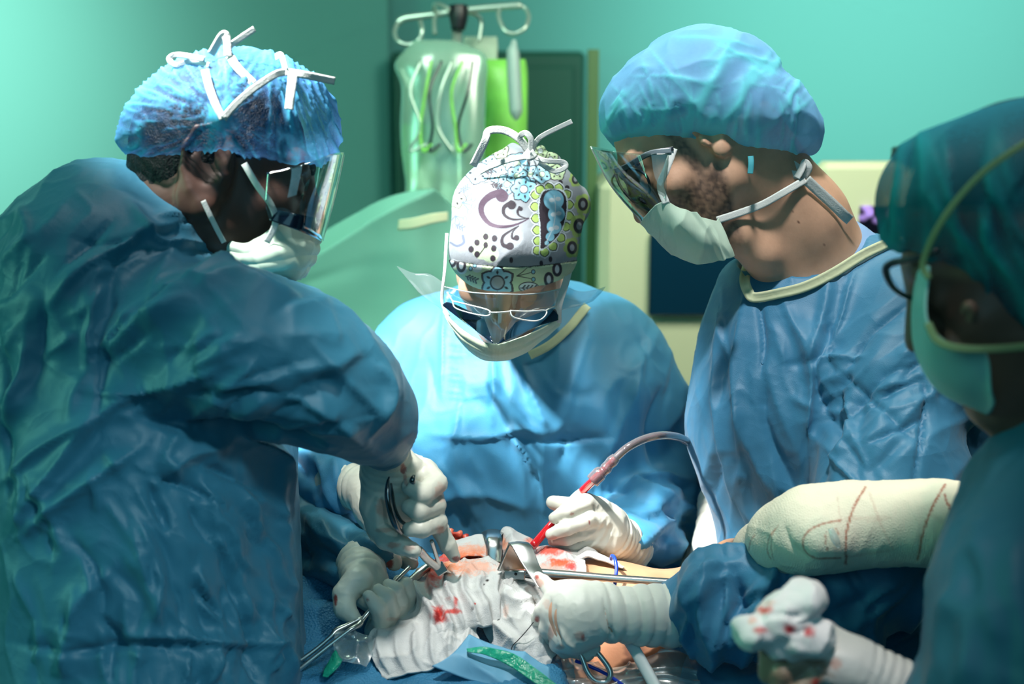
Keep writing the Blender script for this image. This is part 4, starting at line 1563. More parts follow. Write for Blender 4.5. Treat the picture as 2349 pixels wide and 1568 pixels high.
# band
zb = 596 + 16 * np.sin((X - 1030) / 300 * math.pi)
inb = sstep(-0.6, 0.6, Y - zb)
bandc = np.tile(LIME * 0.55 + PALE * 0.45, (len(mv), 1))
body_c = col
col = bandc
for c_ in ((420, 920), (470, 960), (560, 950)):
    col = lay(col, disc(c_, 30), PALE)
for k in range(6):
    a = -math.pi / 2 + k * math.pi / 3
    col = lay(col, lens((682, 1040), a, 6, 112, 46), INK)
for k in range(6):
    a = -math.pi / 2 + k * math.pi / 3
    col = lay(col, lens((682, 1040), a, 12, 98, 36), SKYB * 0.8 + PALE * 0.2)
    col = lay(col, lens((682, 1040), a, 48, 76, 7), INK)
col = lay(col, disc((682, 1040), 46), INK)
col = lay(col, disc((682, 1040), 36), GREY)
col = lay(col, disc((870, 1068), 62, 34), INK)
col = lay(col, disc((870, 1068), 56, 28), PALE)
leafs((820, 1072), 0.0, 90, 4)
spray((800, 1000), 100, 3, -0.7, 0.2)
for c_ in ((990, 1020), (1040, 960), (410, 905), (465, 935)):
    col = lay(col, disc(c_, 30, 44), INK)
    col = lay(col, disc(c_, 13, 24), PALE)
leafs((490, 1000), 0.4, 70)
spray((500, 900), 60, 3, 0.2, 1.2)
col = body_c * (1 - inb[:, None]) + col * inb[:, None]
col = lay(col, 1 - sstep(0.5, 1.6, np.abs(Y - zb)), (0.02, 0.02, 0.02))
cap_mid = link('printed_cap', mv, mq, m_cap_print, person_mid, attrs={'Col': np.clip(col, 0, 1)})
ccm = cloud(mv)

mask_mid = sheet('surgical_mask', [
    [(1016, 700, 1.655), (1040, 738, 1.625), (1090, 775, 1.60), (1140, 788, 1.588), (1200, 772, 1.598), (1250, 748, 1.622), (1283, 728, 1.655)],
    [(1020, 715, 1.665), (1048, 765, 1.635), (1095, 802, 1.612), (1140, 812, 1.60), (1200, 798, 1.612), (1248, 768, 1.64), (1282, 742, 1.67)],
    [(1028, 722, 1.690), (1058, 782, 1.66), (1100, 818, 1.64), (1138, 826, 1.63), (1196, 812, 1.64), (1242, 778, 1.665), (1278, 746, 1.69)]],
    m_mask_mid, 90, 30, 0.0015, disp=lambda u, v, G: 0.0012 * np.abs(np.sin(v * 10)) + 0.002 * n3(G, 40, 3), parent=person_mid)
mask_mid['label'] = 'pale yellow mask showing below the dark visor'


def tm(pts, w, **kw):
    return ribbon('mask_tie', pts, w, m_tie, mask_mid, **kw)


tm([(1025, 535, 1.655), (1020, 620, 1.64), (1014, 690, 1.645), (1030, 725, 1.648)], 7)
tm([(1318, 560, 1.66), (1300, 640, 1.645), (1282, 700, 1.64), (1280, 740, 1.65)], 16)
tm([(1214, 352, 1.585), (1195, 322, 1.58), (1160, 300, 1.58), (1122, 300, 1.58), (1112, 325, 1.58), (1085, 380, 1.60)], 18)
tm([(1216, 352, 1.58), (1192, 318, 1.575), (1205, 305, 1.57), (1218, 320, 1.57), (1217, 352, 1.575)], 14)
tm([(1218, 352, 1.58), (1230, 325, 1.575), (1250, 308, 1.57), (1312, 278, 1.575)], 12)
tm([(1216, 355, 1.58), (1250, 368, 1.575), (1292, 372, 1.58), (1296, 384, 1.58), (1270, 392, 1.58), (1236, 372, 1.58)], 12)
tm([(1214, 358, 1.582), (1170, 366, 1.59), (1125, 382, 1.60), (1100, 395, 1.61)], 13)
tm([(1204, 348, 1.572), (1216, 358, 1.566), (1228, 350, 1.572)], 20)

shield_mid = empty('face_shield', P(1140, 790, 1.58))
shield_mid.parent = person_mid
shield_mid.location = np.array(shield_mid['_b']) - np.array(person_mid['_b'])
sheet('visor', [
    [(1018, 655, 1.650), (1080, 668, 1.60), (1150, 672, 1.575), (1220, 672, 1.60), (1290, 660, 1.650)],
    [(1018, 680, 1.645), (1080, 712, 1.595), (1146, 730, 1.568), (1215, 716, 1.595), (1285, 690, 1.645)],
    [(1022, 700, 1.645), (1075, 745, 1.60), (1140, 789, 1.572), (1212, 758, 1.60), (1280, 732, 1.645)]],
    m_visor, 70, 30, 0.0007, parent=shield_mid)
for pts in ([[(1016, 698, 1.640), (1033, 694, 1.632), (1110, 728, 1.592)], [(1018, 702, 1.640), (1060, 735, 1.612), (1132, 788, 1.566)]],
            [[(1280, 722, 1.640), (1264, 708, 1.632), (1184, 738, 1.590)], [(1280, 734, 1.640), (1222, 752, 1.606), (1140, 790, 1.565)]]):
    sheet('dark_band', pts, m_visor_dark, 24, 10, 0.0010, parent=shield_mid)  # two dark glossy facets at the visor's lower edge
sheet('visor_wing', [
    [(910, 610, 1.66), (950, 626, 1.66), (985, 628, 1.66), (1020, 650, 1.655)],
    [(935, 640, 1.655), (965, 660, 1.655), (995, 675, 1.65), (1018, 690, 1.65)],
    [(960, 670, 1.65), (985, 690, 1.65), (1003, 702, 1.65), (1016, 712, 1.65)]], m_visor_soft, 30, 14, 0.0006, parent=shield_mid)
sheet('visor_wing', [
    [(1290, 652, 1.655), (1330, 668, 1.66), (1365, 664, 1.665), (1389, 657, 1.67)],
    [(1288, 680, 1.65), (1320, 690, 1.655), (1350, 690, 1.66), (1378, 672, 1.67)],
    [(1284, 712, 1.65), (1310, 706, 1.655), (1335, 700, 1.66), (1360, 690, 1.67)]], m_visor_soft, 30, 14, 0.0006, parent=shield_mid)
tube('shield_rim', [(1018, 657, 1.649), (1080, 670, 1.599), (1150, 674, 1.574), (1220, 674, 1.599), (1290, 662, 1.649)], 0.0007, m_frame, shield_mid, n=30, seg=6)
glasses = []
for lens in ([(1038, 690, 1.598), (1045, 706, 1.59), (1080, 718, 1.580), (1118, 724, 1.572), (1122, 712, 1.574), (1080, 700, 1.584), (1038, 690, 1.598)],
             [(1170, 712, 1.572), (1180, 728, 1.572), (1225, 736, 1.58), (1247, 728, 1.59), (1252, 712, 1.595), (1210, 714, 1.58), (1170, 712, 1.572)],
             [(1122, 716, 1.572), (1145, 716, 1.567), (1170, 714, 1.572)],
             [(1038, 690, 1.60), (1026, 670, 1.64)], [(1252, 712, 1.597), (1276, 700, 1.645)]):
    glasses.append(tube_vq(lens, 0.0009, n=40, seg=6))
Vg, Qg, Tg = merge(glasses)
link('spectacles', Vg, Qg, m_frame, person_mid, T=Tg)
shoes(person_mid, 0.02, 1.83, (0, -1))


# =================================================================== RIGHT SURGEON
FR = Frame(P(1590, 336, 1.62), cv(-0.77, -0.64, -0.04), cv(-0.64, 0.77, 0.02), 0.89)
torso_R = px_w([(W(0.42, 1.60, 0.32), 0.17, 0.15), (1985, 1560, 1.70, 285, 0.13), (1945, 1240, 1.69, 262, 0.13), (1850, 960, 1.69, 250, 0.12), (1850, 800, 1.70, 220, 0.11), (1860, 720, 1.70, 190, 0.10)])
armRn = [(2080, 740, 1.60, 130), (2060, 900, 1.57, 150), (2040, 1080, 1.53, 150), (1990, 1290, 1.48, 140), (1850, 1395, 1.47, 128), (1720, 1385, 1.47, 118), (1630, 1395, 1.475, 96), (1565, 1410, 1.485, 76)]
armRf = [(1720, 760, 1.82, 90), (1668, 920, 1.86, 78), (1660, 1060, 1.86, 62), (1640, 1160, 1.80, 44)]
gr = Shape()
gr.sect(torso_R, RIGHT, 0.05)
gr.chain([(1780, 720, 1.70, 120), (1930, 690, 1.70, 120), (2060, 690, 1.66, 130)], 0.05)
gr.chain([(2080, 760, 1.66, 130), (2180, 900, 1.68, 110), (2200, 1080, 1.70, 90)], 0.05)
gr.chain(armRf, 0.03)
gr.chain(armRn, 0.025)
NECK_R = [(FR.w(0, -0.040, -0.035), 0.062), (P(1820, 520, 1.66), 0.062), (P(1868, 640, 1.69), 0.070), (P(1890, 740, 1.70), 0.085)]
gr.chain([(P(1800, 500, 1.66), 0.066), (P(1850, 610, 1.68), 0.074)], 0.010, op='s')
body_R = Shape()
head_shape(body_R, FR, 1.0)
body_R.chain(NECK_R, 0.025)
body_R.cone(P(1700, 545, 1.60), P(1800, 640, 1.64), 0.018, 0.022, 0.03)
body_R.ellp(1752, 590, 1.615, 26, 24, 0.02, 40, 0.02)
body_R.sect([(s[0], s[1] * 0.75, s[2] * 0.7) for s in torso_R[1:]], RIGHT, 0.04)
body_R.chain([(a, b, c, r * 0.52) for a, b, c, r in armRn[:-1]] + [(1560, 1412, 1.485, 50)], 0.02)
body_R.chain([(a, b, c, r * 0.52) for a, b, c, r in armRf[:-1]] + [(1640, 1175, 1.79, 34)], 0.02)
legs(body_R, 0.42, 1.60, 0.8)
q = 1.47
h5 = hand_shape(
    [[(1540, 1410, q + .015, 58), (1400, 1408, q, 52), (1330, 1405, q - .002, 62), (1296, 1400, q, 56)],
     [(1380, 1400, q, 50), (1320, 1440, q, 52), (1310, 1450, q, 46)], [(1370, 1385, q, 46), (1300, 1362, q, 30)]],
    [[(1290, 1364, q - .002, 30), (1262, 1350, q + .006, 19), (1248, 1334, q + .010, 15), (1234, 1320, q + .012, 11)],
     [(1280, 1382, q - .004, 28), (1246, 1400, q + .008, 20), (1236, 1418, q + .024, 17), (1250, 1428, q + .040, 15)],
     [(1284, 1415, q - .004, 27), (1254, 1440, q + .006, 19), (1258, 1462, q + .020, 16), (1280, 1466, q + .034, 14)],
     [(1296, 1446, q - .002, 25), (1278, 1478, q + .004, 18), (1296, 1494, q + .014, 15), (1320, 1492, q + .022, 13)],
     [(1340, 1450, q + .010, 28), (1320, 1490, q + .012, 19), (1345, 1500, q + .010, 16), (1365, 1486, q + .008, 13)]],
    [(1548, 1410, q + .016, 74), (1480, 1410, q + .006, 66), (1405, 1410, q, 58)])
u = 1.76
h6 = hand_shape(
    [[(1640, 1165, u, 36), (1645, 1220, u - .01, 46), (1625, 1255, u - .02, 40)]],
    [[(1640, 1260, u - .03, 22), (1615, 1285, u - .035, 19), (1590, 1302, u - .035, 17), (1576, 1316, u - .03, 13)],
     [(1620, 1255, u - .02, 22), (1598, 1280, u - .02, 19), (1580, 1300, u - .015, 17), (1572, 1318, u - .01, 13)],
     [(1612, 1245, u - .01, 20), (1592, 1270, u - .005, 18), (1578, 1290, u, 15), (1570, 1305, u + .003, 12)],
     [(1610, 1240, u, 20), (1594, 1262, u + .01, 17), (1582, 1280, u + .015, 14), (1576, 1290, u + .02, 11)],
     [(1660, 1240, u - .03, 24), (1670, 1275, u - .04, 19), (1665, 1300, u - .045, 16), (1655, 1320, u - .045, 13)]],
    [(1640, 1150, u + .01, 40), (1642, 1180, u, 38)])
body_R.ext(h5, -0.0025)
body_R.ext(h6, -0.0025)


def paint_R(V):
    base = np.tile(np.array([0.66, 0.38, 0.25]), (len(V), 1))
    q_ = FR.loc(V)
    # short dark beard along the jaw and under the sideburn
    m = sstep(-0.012, 0.006, q_[:, 1]) * sstep(-0.018, -0.045, q_[:, 2]) * sstep(-0.15, -0.11, q_[:, 2]) * sstep(0.0, 0.012, q_[:, 1] + 0.35 * (q_[:, 2] + 0.05))
    m2 = sstep(0.012, 0.022, q_[:, 1]) * sstep(0.040, 0.03, q_[:, 1]) * sstep(-0.05, -0.03, q_[:, 2]) * sstep(0.05, 0.03, q_[:, 2])
    m = np.maximum(m, m2 * 0.9)
    grain = np.clip(0.80 + 0.6 * n3(V, 230, 3), 0, 1)
    base = lay(base, m * grain * 0.93, (0.045, 0.030, 0.026))
    X_, Y_ = px(V)
    # moles
    for c_, r_ in (((1832, 509), 3.4), ((1817, 483), 2.2), ((1890, 560), 1.6), ((1745, 470), 1.6)):
        base = lay(base, 1 - sstep(r_ * 0.7, r_ * 1.3, np.hypot(X_ - c_[0], Y_ - c_[1])), (0.10, 0.03, 0.02))
    return base


person_right, VR = build_body(body_R, m_skin_right, 0.0024, paint_R)
tag(person_right, 'bearded surgeon in profile with clear visor and light blue bouffant cap, holding a retractor', 'person', 'surgeons around the operating table')
fold_R = rand_folds(31, 55, (1640, 700, 1920, 1300), lambda x, y: 85 - (x - 1700) * 0.10, 0.22, (90, 320), (7, 18), (0.0018, 0.0045))
fold_R += rand_folds(32, 46, (1940, 680, 2290, 1150), lambda x, y: 150 if y < 1000 else 120, 0.5, (60, 200), (7, 18), (0.0018, 0.0045))
fold_R += rand_folds(33, 46, (1540, 1270, 1860, 1520), lambda x, y: 100 + (x - 1600) * 0.2, 0.6, (50, 150), (7, 16), (0.0022, 0.0055))
fold_R += rand_folds(34, 24, (1850, 1290, 2180, 1560), 150, 0.5, (80, 240), (9, 20), (0.002, 0.005))
fold_R += [
    ([(2080, 700), (1990, 770), (1935, 870), (1905, 1010)], 8, -0.008, 20), ([(1895, 1110), (1915, 1010), (1990, 900), (2090, 820)], 8, -0.008, 22),
    ([(1870, 860), (1890, 930), (1925, 1020)], 5, -0.005, 14), ([(1925, 880), (1945, 960), (1930, 1040)], 7, 0.008, 14),
    ([(1740, 690), (1752, 790), (1748, 860)], 4, -0.006, 9), ([(1800, 700), (1850, 820), (1862, 930), (1850, 1000)], 9, 0.008, 24),
    ([(1900, 640), (1880, 740), (1845, 850)], 9, 0.007, 22), ([(1960, 620), (1930, 740), (1880, 860)], 9, 0.006, 22),
    ([(1700, 720), (1690, 860), (1720, 1010), (1790, 1180)], 9, 0.007, 24), ([(1650, 720), (1645, 900), (1670, 1060), (1720, 1220)], 10, 0.007, 26),
    ([(1760, 880), (1760, 980), (1830, 1140)], 8, -0.006, 18), ([(1960, 960), (2050, 900), (2120, 870)], 5, -0.005, 12),
    ([(1990, 1020), (2060, 990), (2118, 960)], 4, -0.005, 10), ([(2120, 865), (2116, 960), (2096, 1110)], 3, -0.006, 6),
    ([(2130, 880), (2200, 930), (2235, 990)], 14, 0.006, 30), ([(1560, 1310), (1600, 1290), (1690, 1268), (1720, 1275)], 10, 0.010, 20),
    ([(1560, 1400), (1620, 1330), (1700, 1290)], 10, 0.010, 24), ([(1680, 1290), (1690, 1390), (1670, 1480)], 8, -0.008, 20),
    ([(1780, 1290), (1760, 1350), (1700, 1420)], 9, 0.009, 20), ([(1620, 1340), (1610, 1420), (1640, 1500)], 8, 0.008, 20),
    ([(1560, 1440), (1590, 1500), (1680, 1540)], 8, 0.008, 16), ([(2160, 1290), (2090, 1400), (2040, 1480)], 6, 0.008, 18)]
gown_right, GVR, _ = build_gown(gr, m_gown_right, person_right, 0.0034, fold_R, stretch=cv(0.15, -1, 0), seed=9)
gcr = cloud(GVR)
tp = [(1716, 606), (1708, 640), (1716, 668), (1732, 682), (1790, 672), (1850, 656), (1915, 624), (1980, 584), (2030, 560), (2068, 540)]
ribbon('collar_trim', on(gcr, tp, -0.003, 14, 1.62), 24, m_trim, gown_right, n=70, rip=0.0015)
sheet('scrub_collar', [
    [(1960, 505, 1.665), (1985, 520, 1.66), (2020, 545, 1.66), (2050, 548, 1.67)],
    [(1925, 550, 1.635), (1950, 560, 1.63), (1985, 572, 1.63), (2020, 562, 1.65)],
    [(1865, 622, 1.615), (1885, 622, 1.612), (1920, 612, 1.612), (1960, 596, 1.63)],
    [(1858, 660, 1.62), (1880, 655, 1.618), (1915, 640, 1.618), (1950, 622, 1.63)]], m_scrub, 24, 30, 0.002, disp=lambda u, v, G: 0.001 * n3(G, 40, 1), parent=person_right)
build_glove('latex_glove', h5, person_right, [((1552, 1410, 1.487), (1392, 1409, 1.47), 0.046, 0.0030, 62)],
            [((1330, 1458), (16, 12), 0.55, 0), ((1338, 1462), (6, 10), 0.6, 1), ((1240, 1330), (16, 18), 0.6, 0), ((1231, 1322), (6, 6), 0.8, 1), ((1262, 1448), (6, 24), 0.55, 0), ((1232, 1420), (6, 8), 1.0, 1), ((1285, 1484), (12, 6), 0.6, 0), ((1252, 1385), (8, 14), 0.3, 0)], 6,
            base=(0.70, 0.71, 0.64),
            creases=[([(1262, 1370), (1258, 1420), (1275, 1470)], 4, -0.006), ([(1274, 1385), (1272, 1430), (1290, 1480)], 4, -0.005), ([(1286, 1440), (1300, 1470), (1320, 1486)], 4, 0.004),
                     ([(1385, 1370), (1392, 1420), (1410, 1465)], 3, -0.005), ([(1370, 1400), (1378, 1430), (1395, 1460)], 4, 0.001)],
            label='long cuffed latex glove gripping the retractor handle')
build_glove('latex_glove', h6, person_right, [((1640, 1148, u + .01), (1643, 1195, u), 0.035, 0.002, 90)],
            [((1660, 1225), (14, 10), 0.6, 0), ((1668, 1238), (6, 5), 0.8, 1), ((1640, 1250), (14, 4), 0.6, 1), ((1648, 1222), (8, 4), 0.6, 1)], 7, label='blood flecked latex glove behind the blue sleeve')

hr = Shape()
FR.ell(hr, (0, -0.016, 0.036), (0.078, 0.098, 0.092))
FR.ell(hr, (0, -0.050, -0.002), (0.064, 0.056, 0.052), 0.02)
hr.add(lambda Q: (lambda q: q[:, 1] + 0.004 - 2.4 * np.maximum(q[:, 2] - 0.040, 0))(FR.loc(Q)) * 0.4, FR.o - 9, FR.o + 9, 0.002, 'i')
hv, hq = sdf_mesh(hr, 0.003, 1, FR.o - 0.14, FR.o + 0.16)
hn = vnormals(hv, hq)
hv = hv + hn * (0.0018 * np.clip(ridge(hv, 120, 3, FR.Z, 3), 0, 1)[:, None])
link('hair', hv, hq, m_hair_brown, person_right)

# loose bouffant cap drooping behind the head
cs = Shape()
cs.ellp(1570, 228, 1.62, 178, 138, 0.092, 8)
cs.ellp(1690, 250, 1.62, 165, 118, 0.088, -22, 0.03)
cs.ellp(1800, 290, 1.63, 92, 66, 0.062, -40, 0.03)
cs.ellp(1640, 140, 1.62, 130, 66, 0.07, -6, 0.03)
cs.ellp(1450, 265, 1.62, 62, 70, 0.06, 20, 0.02)
HEM_R = ([1370, 1400, 1500, 1560, 1620, 1660, 1740, 1800, 1830, 1900], [326, 340, 336, 345, 368, 374, 362, 354, 362, 350])
cs.add(lambda Q: (lambda XY: XY[1] - np.interp(XY[0], *HEM_R))(px(Q)) * 1.62 / FPX, FR.o - 9, FR.o + 9, 0.005, 'i')
cvv, cq = sdf_mesh(cs, 0.0028, 2, FR.o - 0.22, FR.o + 0.22)
X, Y = px(cvv)
cn = vnormals(cvv, cq)
fl = rand_folds(41, 60, (1400, 180, 1830, 350), lambda x, y: 100 + (1620 - x) * 0.06, 0.45, (50, 170), (3, 7), (0.5, 1.0))
fl += rand_folds(42, 40, (1400, 110, 1860, 300), lambda x, y: -40 if x > 1600 else 70, 0.7, (80, 220), (3, 8), (0.4, 0.8))
fl += [([(1680, 110), (1635, 180), (1600, 250), (1555, 335)], 13, 1.3), ([(1725, 140), (1715, 200), (1660, 280), (1620, 340)], 10, 1.1), ([(1640, 100), (1740, 150), (1780, 175)], 5, 0.9),
       ([(1540, 85), (1640, 90), (1740, 110)], 5, 0.8), ([(1450, 175), (1560, 180), (1640, 200)], 4, 0.9), ([(1440, 245), (1530, 250), (1600, 230)], 4, 0.9), ([(1700, 190), (1800, 210), (1850, 250)], 4, 0.6)]
fx = np.clip(np.abs(folds(X, Y, fl)), 0, 1.15)
low = sstep(170, 330, Y + 0.25 * (1620 - X) * (X > 1500)) * sstep(1840, 1740, X)
band = np.clip(ridge(cvv, 34, 8, UP, 3), 0, 1) ** 2
fo = np.clip(fx * 0.8 + band * 0.35 * low + 0.45 * low, 0, 1.1)
cvv = cvv + cn * (0.0022 * (fo - 0.3) + 0.007 * n3(cvv, 12, 6) + 0.0025 * np.clip(ridge(cvv, 26, 5), 0, 1) ** 2)[:, None]
cap_right = link('bouffant_cap', cvv, cq, m_cap_right, person_right, attrs={'fold': fo})
ccr = cloud(cvv)

mask_right = sheet('surgical_mask', [
    [(1470, 512, 1.565), (1496, 478, 1.535), (1526, 462, 1.520), (1560, 478, 1.520), (1600, 498, 1.530), (1640, 506, 1.545), (1650, 500, 1.55)],
    [(1490, 532, 1.560), (1520, 515, 1.530), (1550, 505, 1.515), (1590, 520, 1.518), (1625, 530, 1.530), (1655, 532, 1.545), (1662, 530, 1.55)],
    [(1515, 560, 1.565), (1545, 550, 1.535), (1575, 545, 1.520), (1610, 552, 1.522), (1642, 560, 1.532), (1668, 562, 1.545), (1672, 562, 1.55)],
    [(1540, 584, 1.57), (1570, 597, 1.55), (1602, 604, 1.54), (1632, 602, 1.54), (1655, 594, 1.542), (1676, 590, 1.55), (1682, 588, 1.555)]],
    m_mask, 110, 60, 0.0015,
    disp=lambda u, v, G: 0.004 * np.exp(-((u - 0.62 - 0.05 * v) / 0.03) ** 2) + 0.0035 * n3(G, 34, 9) + 0.0022 * np.clip(ridge(G, 30, 4), 0, 1) ** 2, parent=person_right)
mask_right['label'] = 'pale green pleated mask pulled over the beard'
cbr = cloud(VR)
ribbon('mask_tie', [(1546, 340, 1.535), (1530, 385, 1.528), (1515, 425, 1.525), (1528, 466, 1.518)], 17, m_tie, mask_right)
ribbon('mask_tie', on(cbr, [(1645, 505), (1700, 487), (1750, 468), (1800, 440), (1848, 412)], -0.004, 10, 1.56), 17, m_tie, mask_right)
ribbon('mask_tie', [(1640, 503, 1.545), (1700, 486, 1.560), (1750, 470, 1.568), (1800, 440, 1.576), (1850, 412, 1.59)], 17, m_tie, mask_right) if False else None
ribbon('mask_tie', on(cbr, [(1850, 412), (1880, 440), (1915, 472), (1935, 492), (1950, 505)], -0.005, 12, 1.60), 24, m_tie, mask_right)
ribbon('mask_tie', [(1850, 410, 1.59), (1838, 392, 1.585), (1815, 376, 1.585), (1795, 384, 1.585), (1812, 398, 1.582), (1836, 402, 1.582)], 18, m_tie, mask_right)
ribbon('mask_tie', [(1845, 408, 1.588), (1856, 385, 1.582), (1846, 372, 1.582), (1838, 390, 1.580), (1828, 408, 1.580)], 15, m_tie, mask_right)
ribbon('cap_loop', [(1722, 358, 1.552), (1723, 375, 1.55), (1721, 398, 1.55)], 13, m_cap_loop, person_right, th=0.001)

shield_right = empty('face_shield', P(1480, 520, 1.57))
shield_right.parent = person_right
shield_right.location = np.array(shield_right['_b']) - np.array(person_right['_b'])
sheet('visor', [
    [(1405, 345, 1.700), (1370, 338, 1.665), (1355, 336, 1.62), (1385, 345, 1.570), (1470, 352, 1.532), (1535, 350, 1.525)],
    [(1450, 425, 1.690), (1415, 425, 1.655), (1402, 425, 1.615), (1425, 420, 1.567), (1480, 412, 1.530), (1530, 405, 1.522)],
    [(1500, 500, 1.670), (1482, 505, 1.640), (1474, 510, 1.605), (1488, 495, 1.560), (1510, 475, 1.528), (1528, 460, 1.518)]],
    m_visor_grey, 60, 30, 0.0008, parent=shield_right)
sheet('dark_band', [
    [(1446, 455, 1.604), (1462, 450, 1.572), (1470, 445, 1.556)],
    [(1462, 488, 1.602), (1478, 482, 1.566), (1488, 478, 1.550)],
    [(1474, 508, 1.600), (1490, 496, 1.560), (1500, 490, 1.545)]], m_visor_dark, 20, 10, 0.0012, parent=shield_right)  # dark glossy patch at the visor's lower corner
tube('shield_rim', [(1355, 336, 1.62), (1402, 425, 1.615), (1474, 510, 1.605)], 0.0011, m_frame, shield_right, n=24, seg=8)
ribbon('goggles', [(1412, 392, 1.58), (1440, 380, 1.556), (1490, 352, 1.536), (1540, 345, 1.532)], 13, m_grey_frame, person_right, th=0.003)
gg = [tube_vq(p, r_, n=30, seg=8) for p, r_ in (
    ([(1412, 395, 1.60), (1425, 430, 1.585), (1460, 465, 1.57), (1490, 440, 1.548), (1480, 400, 1.545), (1440, 385, 1.565), (1412, 395, 1.60)], 0.0016),
    ([(1412, 395, 1.60), (1405, 420, 1.64), (1440, 460, 1.65), (1460, 465, 1.60)], 0.0012))]
Vg, Qg, Tg = merge(gg)
link('goggle_rim', Vg, Qg, m_dark_frame, person_right, T=Tg)
ribbon('goggle_strap', [(1480, 358, 1.540), (1510, 346, 1.535), (1545, 340, 1.532)], 9, m_dark_frame, person_right, th=0.002)
V_, Q_, T_ = tube_vq([FR.w(-0.012, 0.094, 0.027), FR.w(-0.030, 0.092, 0.032), FR.w(-0.050, 0.077, 0.024)], [0.003, 0.0045, 0.0015], world_pts=True, n=20, seg=8)
link('eyebrow', V_, Q_, m_hair, person_right, T=T_)
shoes(person_right, 0.42, 1.60, (-0.8, -0.3))

# =================================================================== NEAR PERSON AT THE RIGHT EDGE
FF = Frame(P(2352, 592, 1.12), cv(-0.88, -0.42, 0.20), cv(-0.42, 0.90, 0.0), 0.95)
gf = Shape()
gf.sect([(W(0.58, 1.00, 0.32), 0.17, 0.17), (P(2510, 1700, 1.08), 0.125, 0.12), (P(2500, 1400, 1.10), 0.112, 0.11), (P(2520, 1200, 1.12), 0.105, 0.10)], RIGHT, 0.04)
gf.chain([(2460, 1210, 1.08, 190), (2420, 1400, 1.05, 240), (2430, 1620, 1.04, 270), (2300, 1750, 1.06, 190), (2180, 1660, 1.10, 90), (2150, 1630, 1.11, 72)], 0.03)
gf.chain([(2560, 1150, 1.22, 180), (2640, 1400, 1.25, 150)], 0.04)
bf = Shape()
head_shape(bf, FF)
bf.chain([(FF.w(0, -0.040, -0.040), 0.056), (P(2470, 950, 1.15), 0.058), (P(2530, 1150, 1.15), 0.08)], 0.03)
bf.chain([(2460, 1230, 1.08, 120), (2430, 1600, 1.05, 140), (2200, 1680, 1.09, 70), (2130, 1610, 1.115, 55)], 0.02)
bf.sect([(P(2510, 1700, 1.08), 0.09, 0.08), (P(2520, 1250, 1.12), 0.085, 0.075)], RIGHT, 0.04)
legs(bf, 0.58, 1.00, 0.8)
w = 1.125
h7 = hand_shape(
    [[(2040, 1570, w, 62), (1950, 1530, w, 66), (1890, 1510, w, 62)]],
    [[(1880, 1480, w + .008, 34), (1815, 1440, w + .004, 28), (1772, 1448, w - .008, 26), (1768, 1490, w - .014, 22)],
     [(1885, 1505, w + .002, 34), (1815, 1480, w - .010, 30), (1770, 1500, w - .016, 28), (1762, 1545, w - .014, 24)],
     [(1890, 1535, w - .002, 34), (1838, 1515, w - .018, 29), (1795, 1540, w - .022, 27), (1792, 1585, w - .018, 23)],
     [(1900, 1560, w - .004, 32), (1868, 1548, w - .022, 27), (1835, 1580, w - .024, 25), (1840, 1620, w - .020, 21)],
     [(1940, 1490, w + .01, 36), (1890, 1450, w + .014, 30), (1845, 1425, w + .014, 26), (1820, 1415, w + .014, 21)]],
    [(2120, 1605, w, 70), (2000, 1552, w, 62)])
bf.ext(h7, -0.0025)
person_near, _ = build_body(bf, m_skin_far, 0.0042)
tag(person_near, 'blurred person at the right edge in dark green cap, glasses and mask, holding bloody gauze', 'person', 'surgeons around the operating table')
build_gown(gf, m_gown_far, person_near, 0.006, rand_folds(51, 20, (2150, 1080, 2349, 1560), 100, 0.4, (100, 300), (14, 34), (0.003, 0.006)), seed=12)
build_glove('latex_glove', h7, person_near, [((2125, 1608, w), (1985, 1548, w), 0.034, 0.0022, 110)], [((1790, 1520), (125, 130), 1.0, 2), ((1915, 1520), (16, 20), 0.5, 0), ((1870, 1565), (10, 10), 0.8, 1)], 8, 0.0024,
            base=(0.56, 0.55, 0.52), label='thin latex glove with tan fingers showing through')
cs = Shape()
cs.ellp(2330, 430, 1.12, 300, 200, 0.095, 14)
cs.ellp(2170, 470, 1.12, 130, 150, 0.07, 40, 0.03)
cs.ellp(2360, 610, 1.10, 150, 190, 0.085, 30, 0.03)
cs.add(lambda Q: (lambda XY: XY[1] - np.interp(XY[0], [2030, 2130, 2180, 2240, 2300, 2400], [560, 600, 650, 700, 740, 760]))(px(Q)) * 1.1 / FPX, FF.o - 9, FF.o + 9, 0.006, 'i')
cvv, cq = sdf_mesh(cs, 0.004, 2, FF.o - 0.24, FF.o + 0.24)
X, Y = px(cvv)
cn = vnormals(cvv, cq)
fo = np.clip(folds(X, Y, rand_folds(61, 50, (2060, 280, 2349, 700), lambda x, y: 95 - (x - 2050) * 0.12, 0.3, (120, 320), (7, 14), (0.4, 0.9))), 0, 1.1)
cvv = cvv + cn * (0.005 * (fo - 0.3) + 0.005 * n3(cvv, 12, 6))[:, None]
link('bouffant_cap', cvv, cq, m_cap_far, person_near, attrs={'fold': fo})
hf = Shape()
FF.ell(hf, (0, -0.016, 0.036), (0.078, 0.098, 0.092))
FF.ell(hf, (0, -0.055, -0.030), (0.066, 0.052, 0.062), 0.02)
hf.add(lambda Q: (lambda q_: q_[:, 1] + 0.010 - 2.4 * np.maximum(q_[:, 2] - 0.045, 0))(FF.loc(Q)) * 0.4, FF.o - 9, FF.o + 9, 0.002, 'i')
hv, hq = sdf_mesh(hf, 0.004, 1, FF.o - 0.14, FF.o + 0.16)
link('hair', hv, hq, m_hair, person_near)
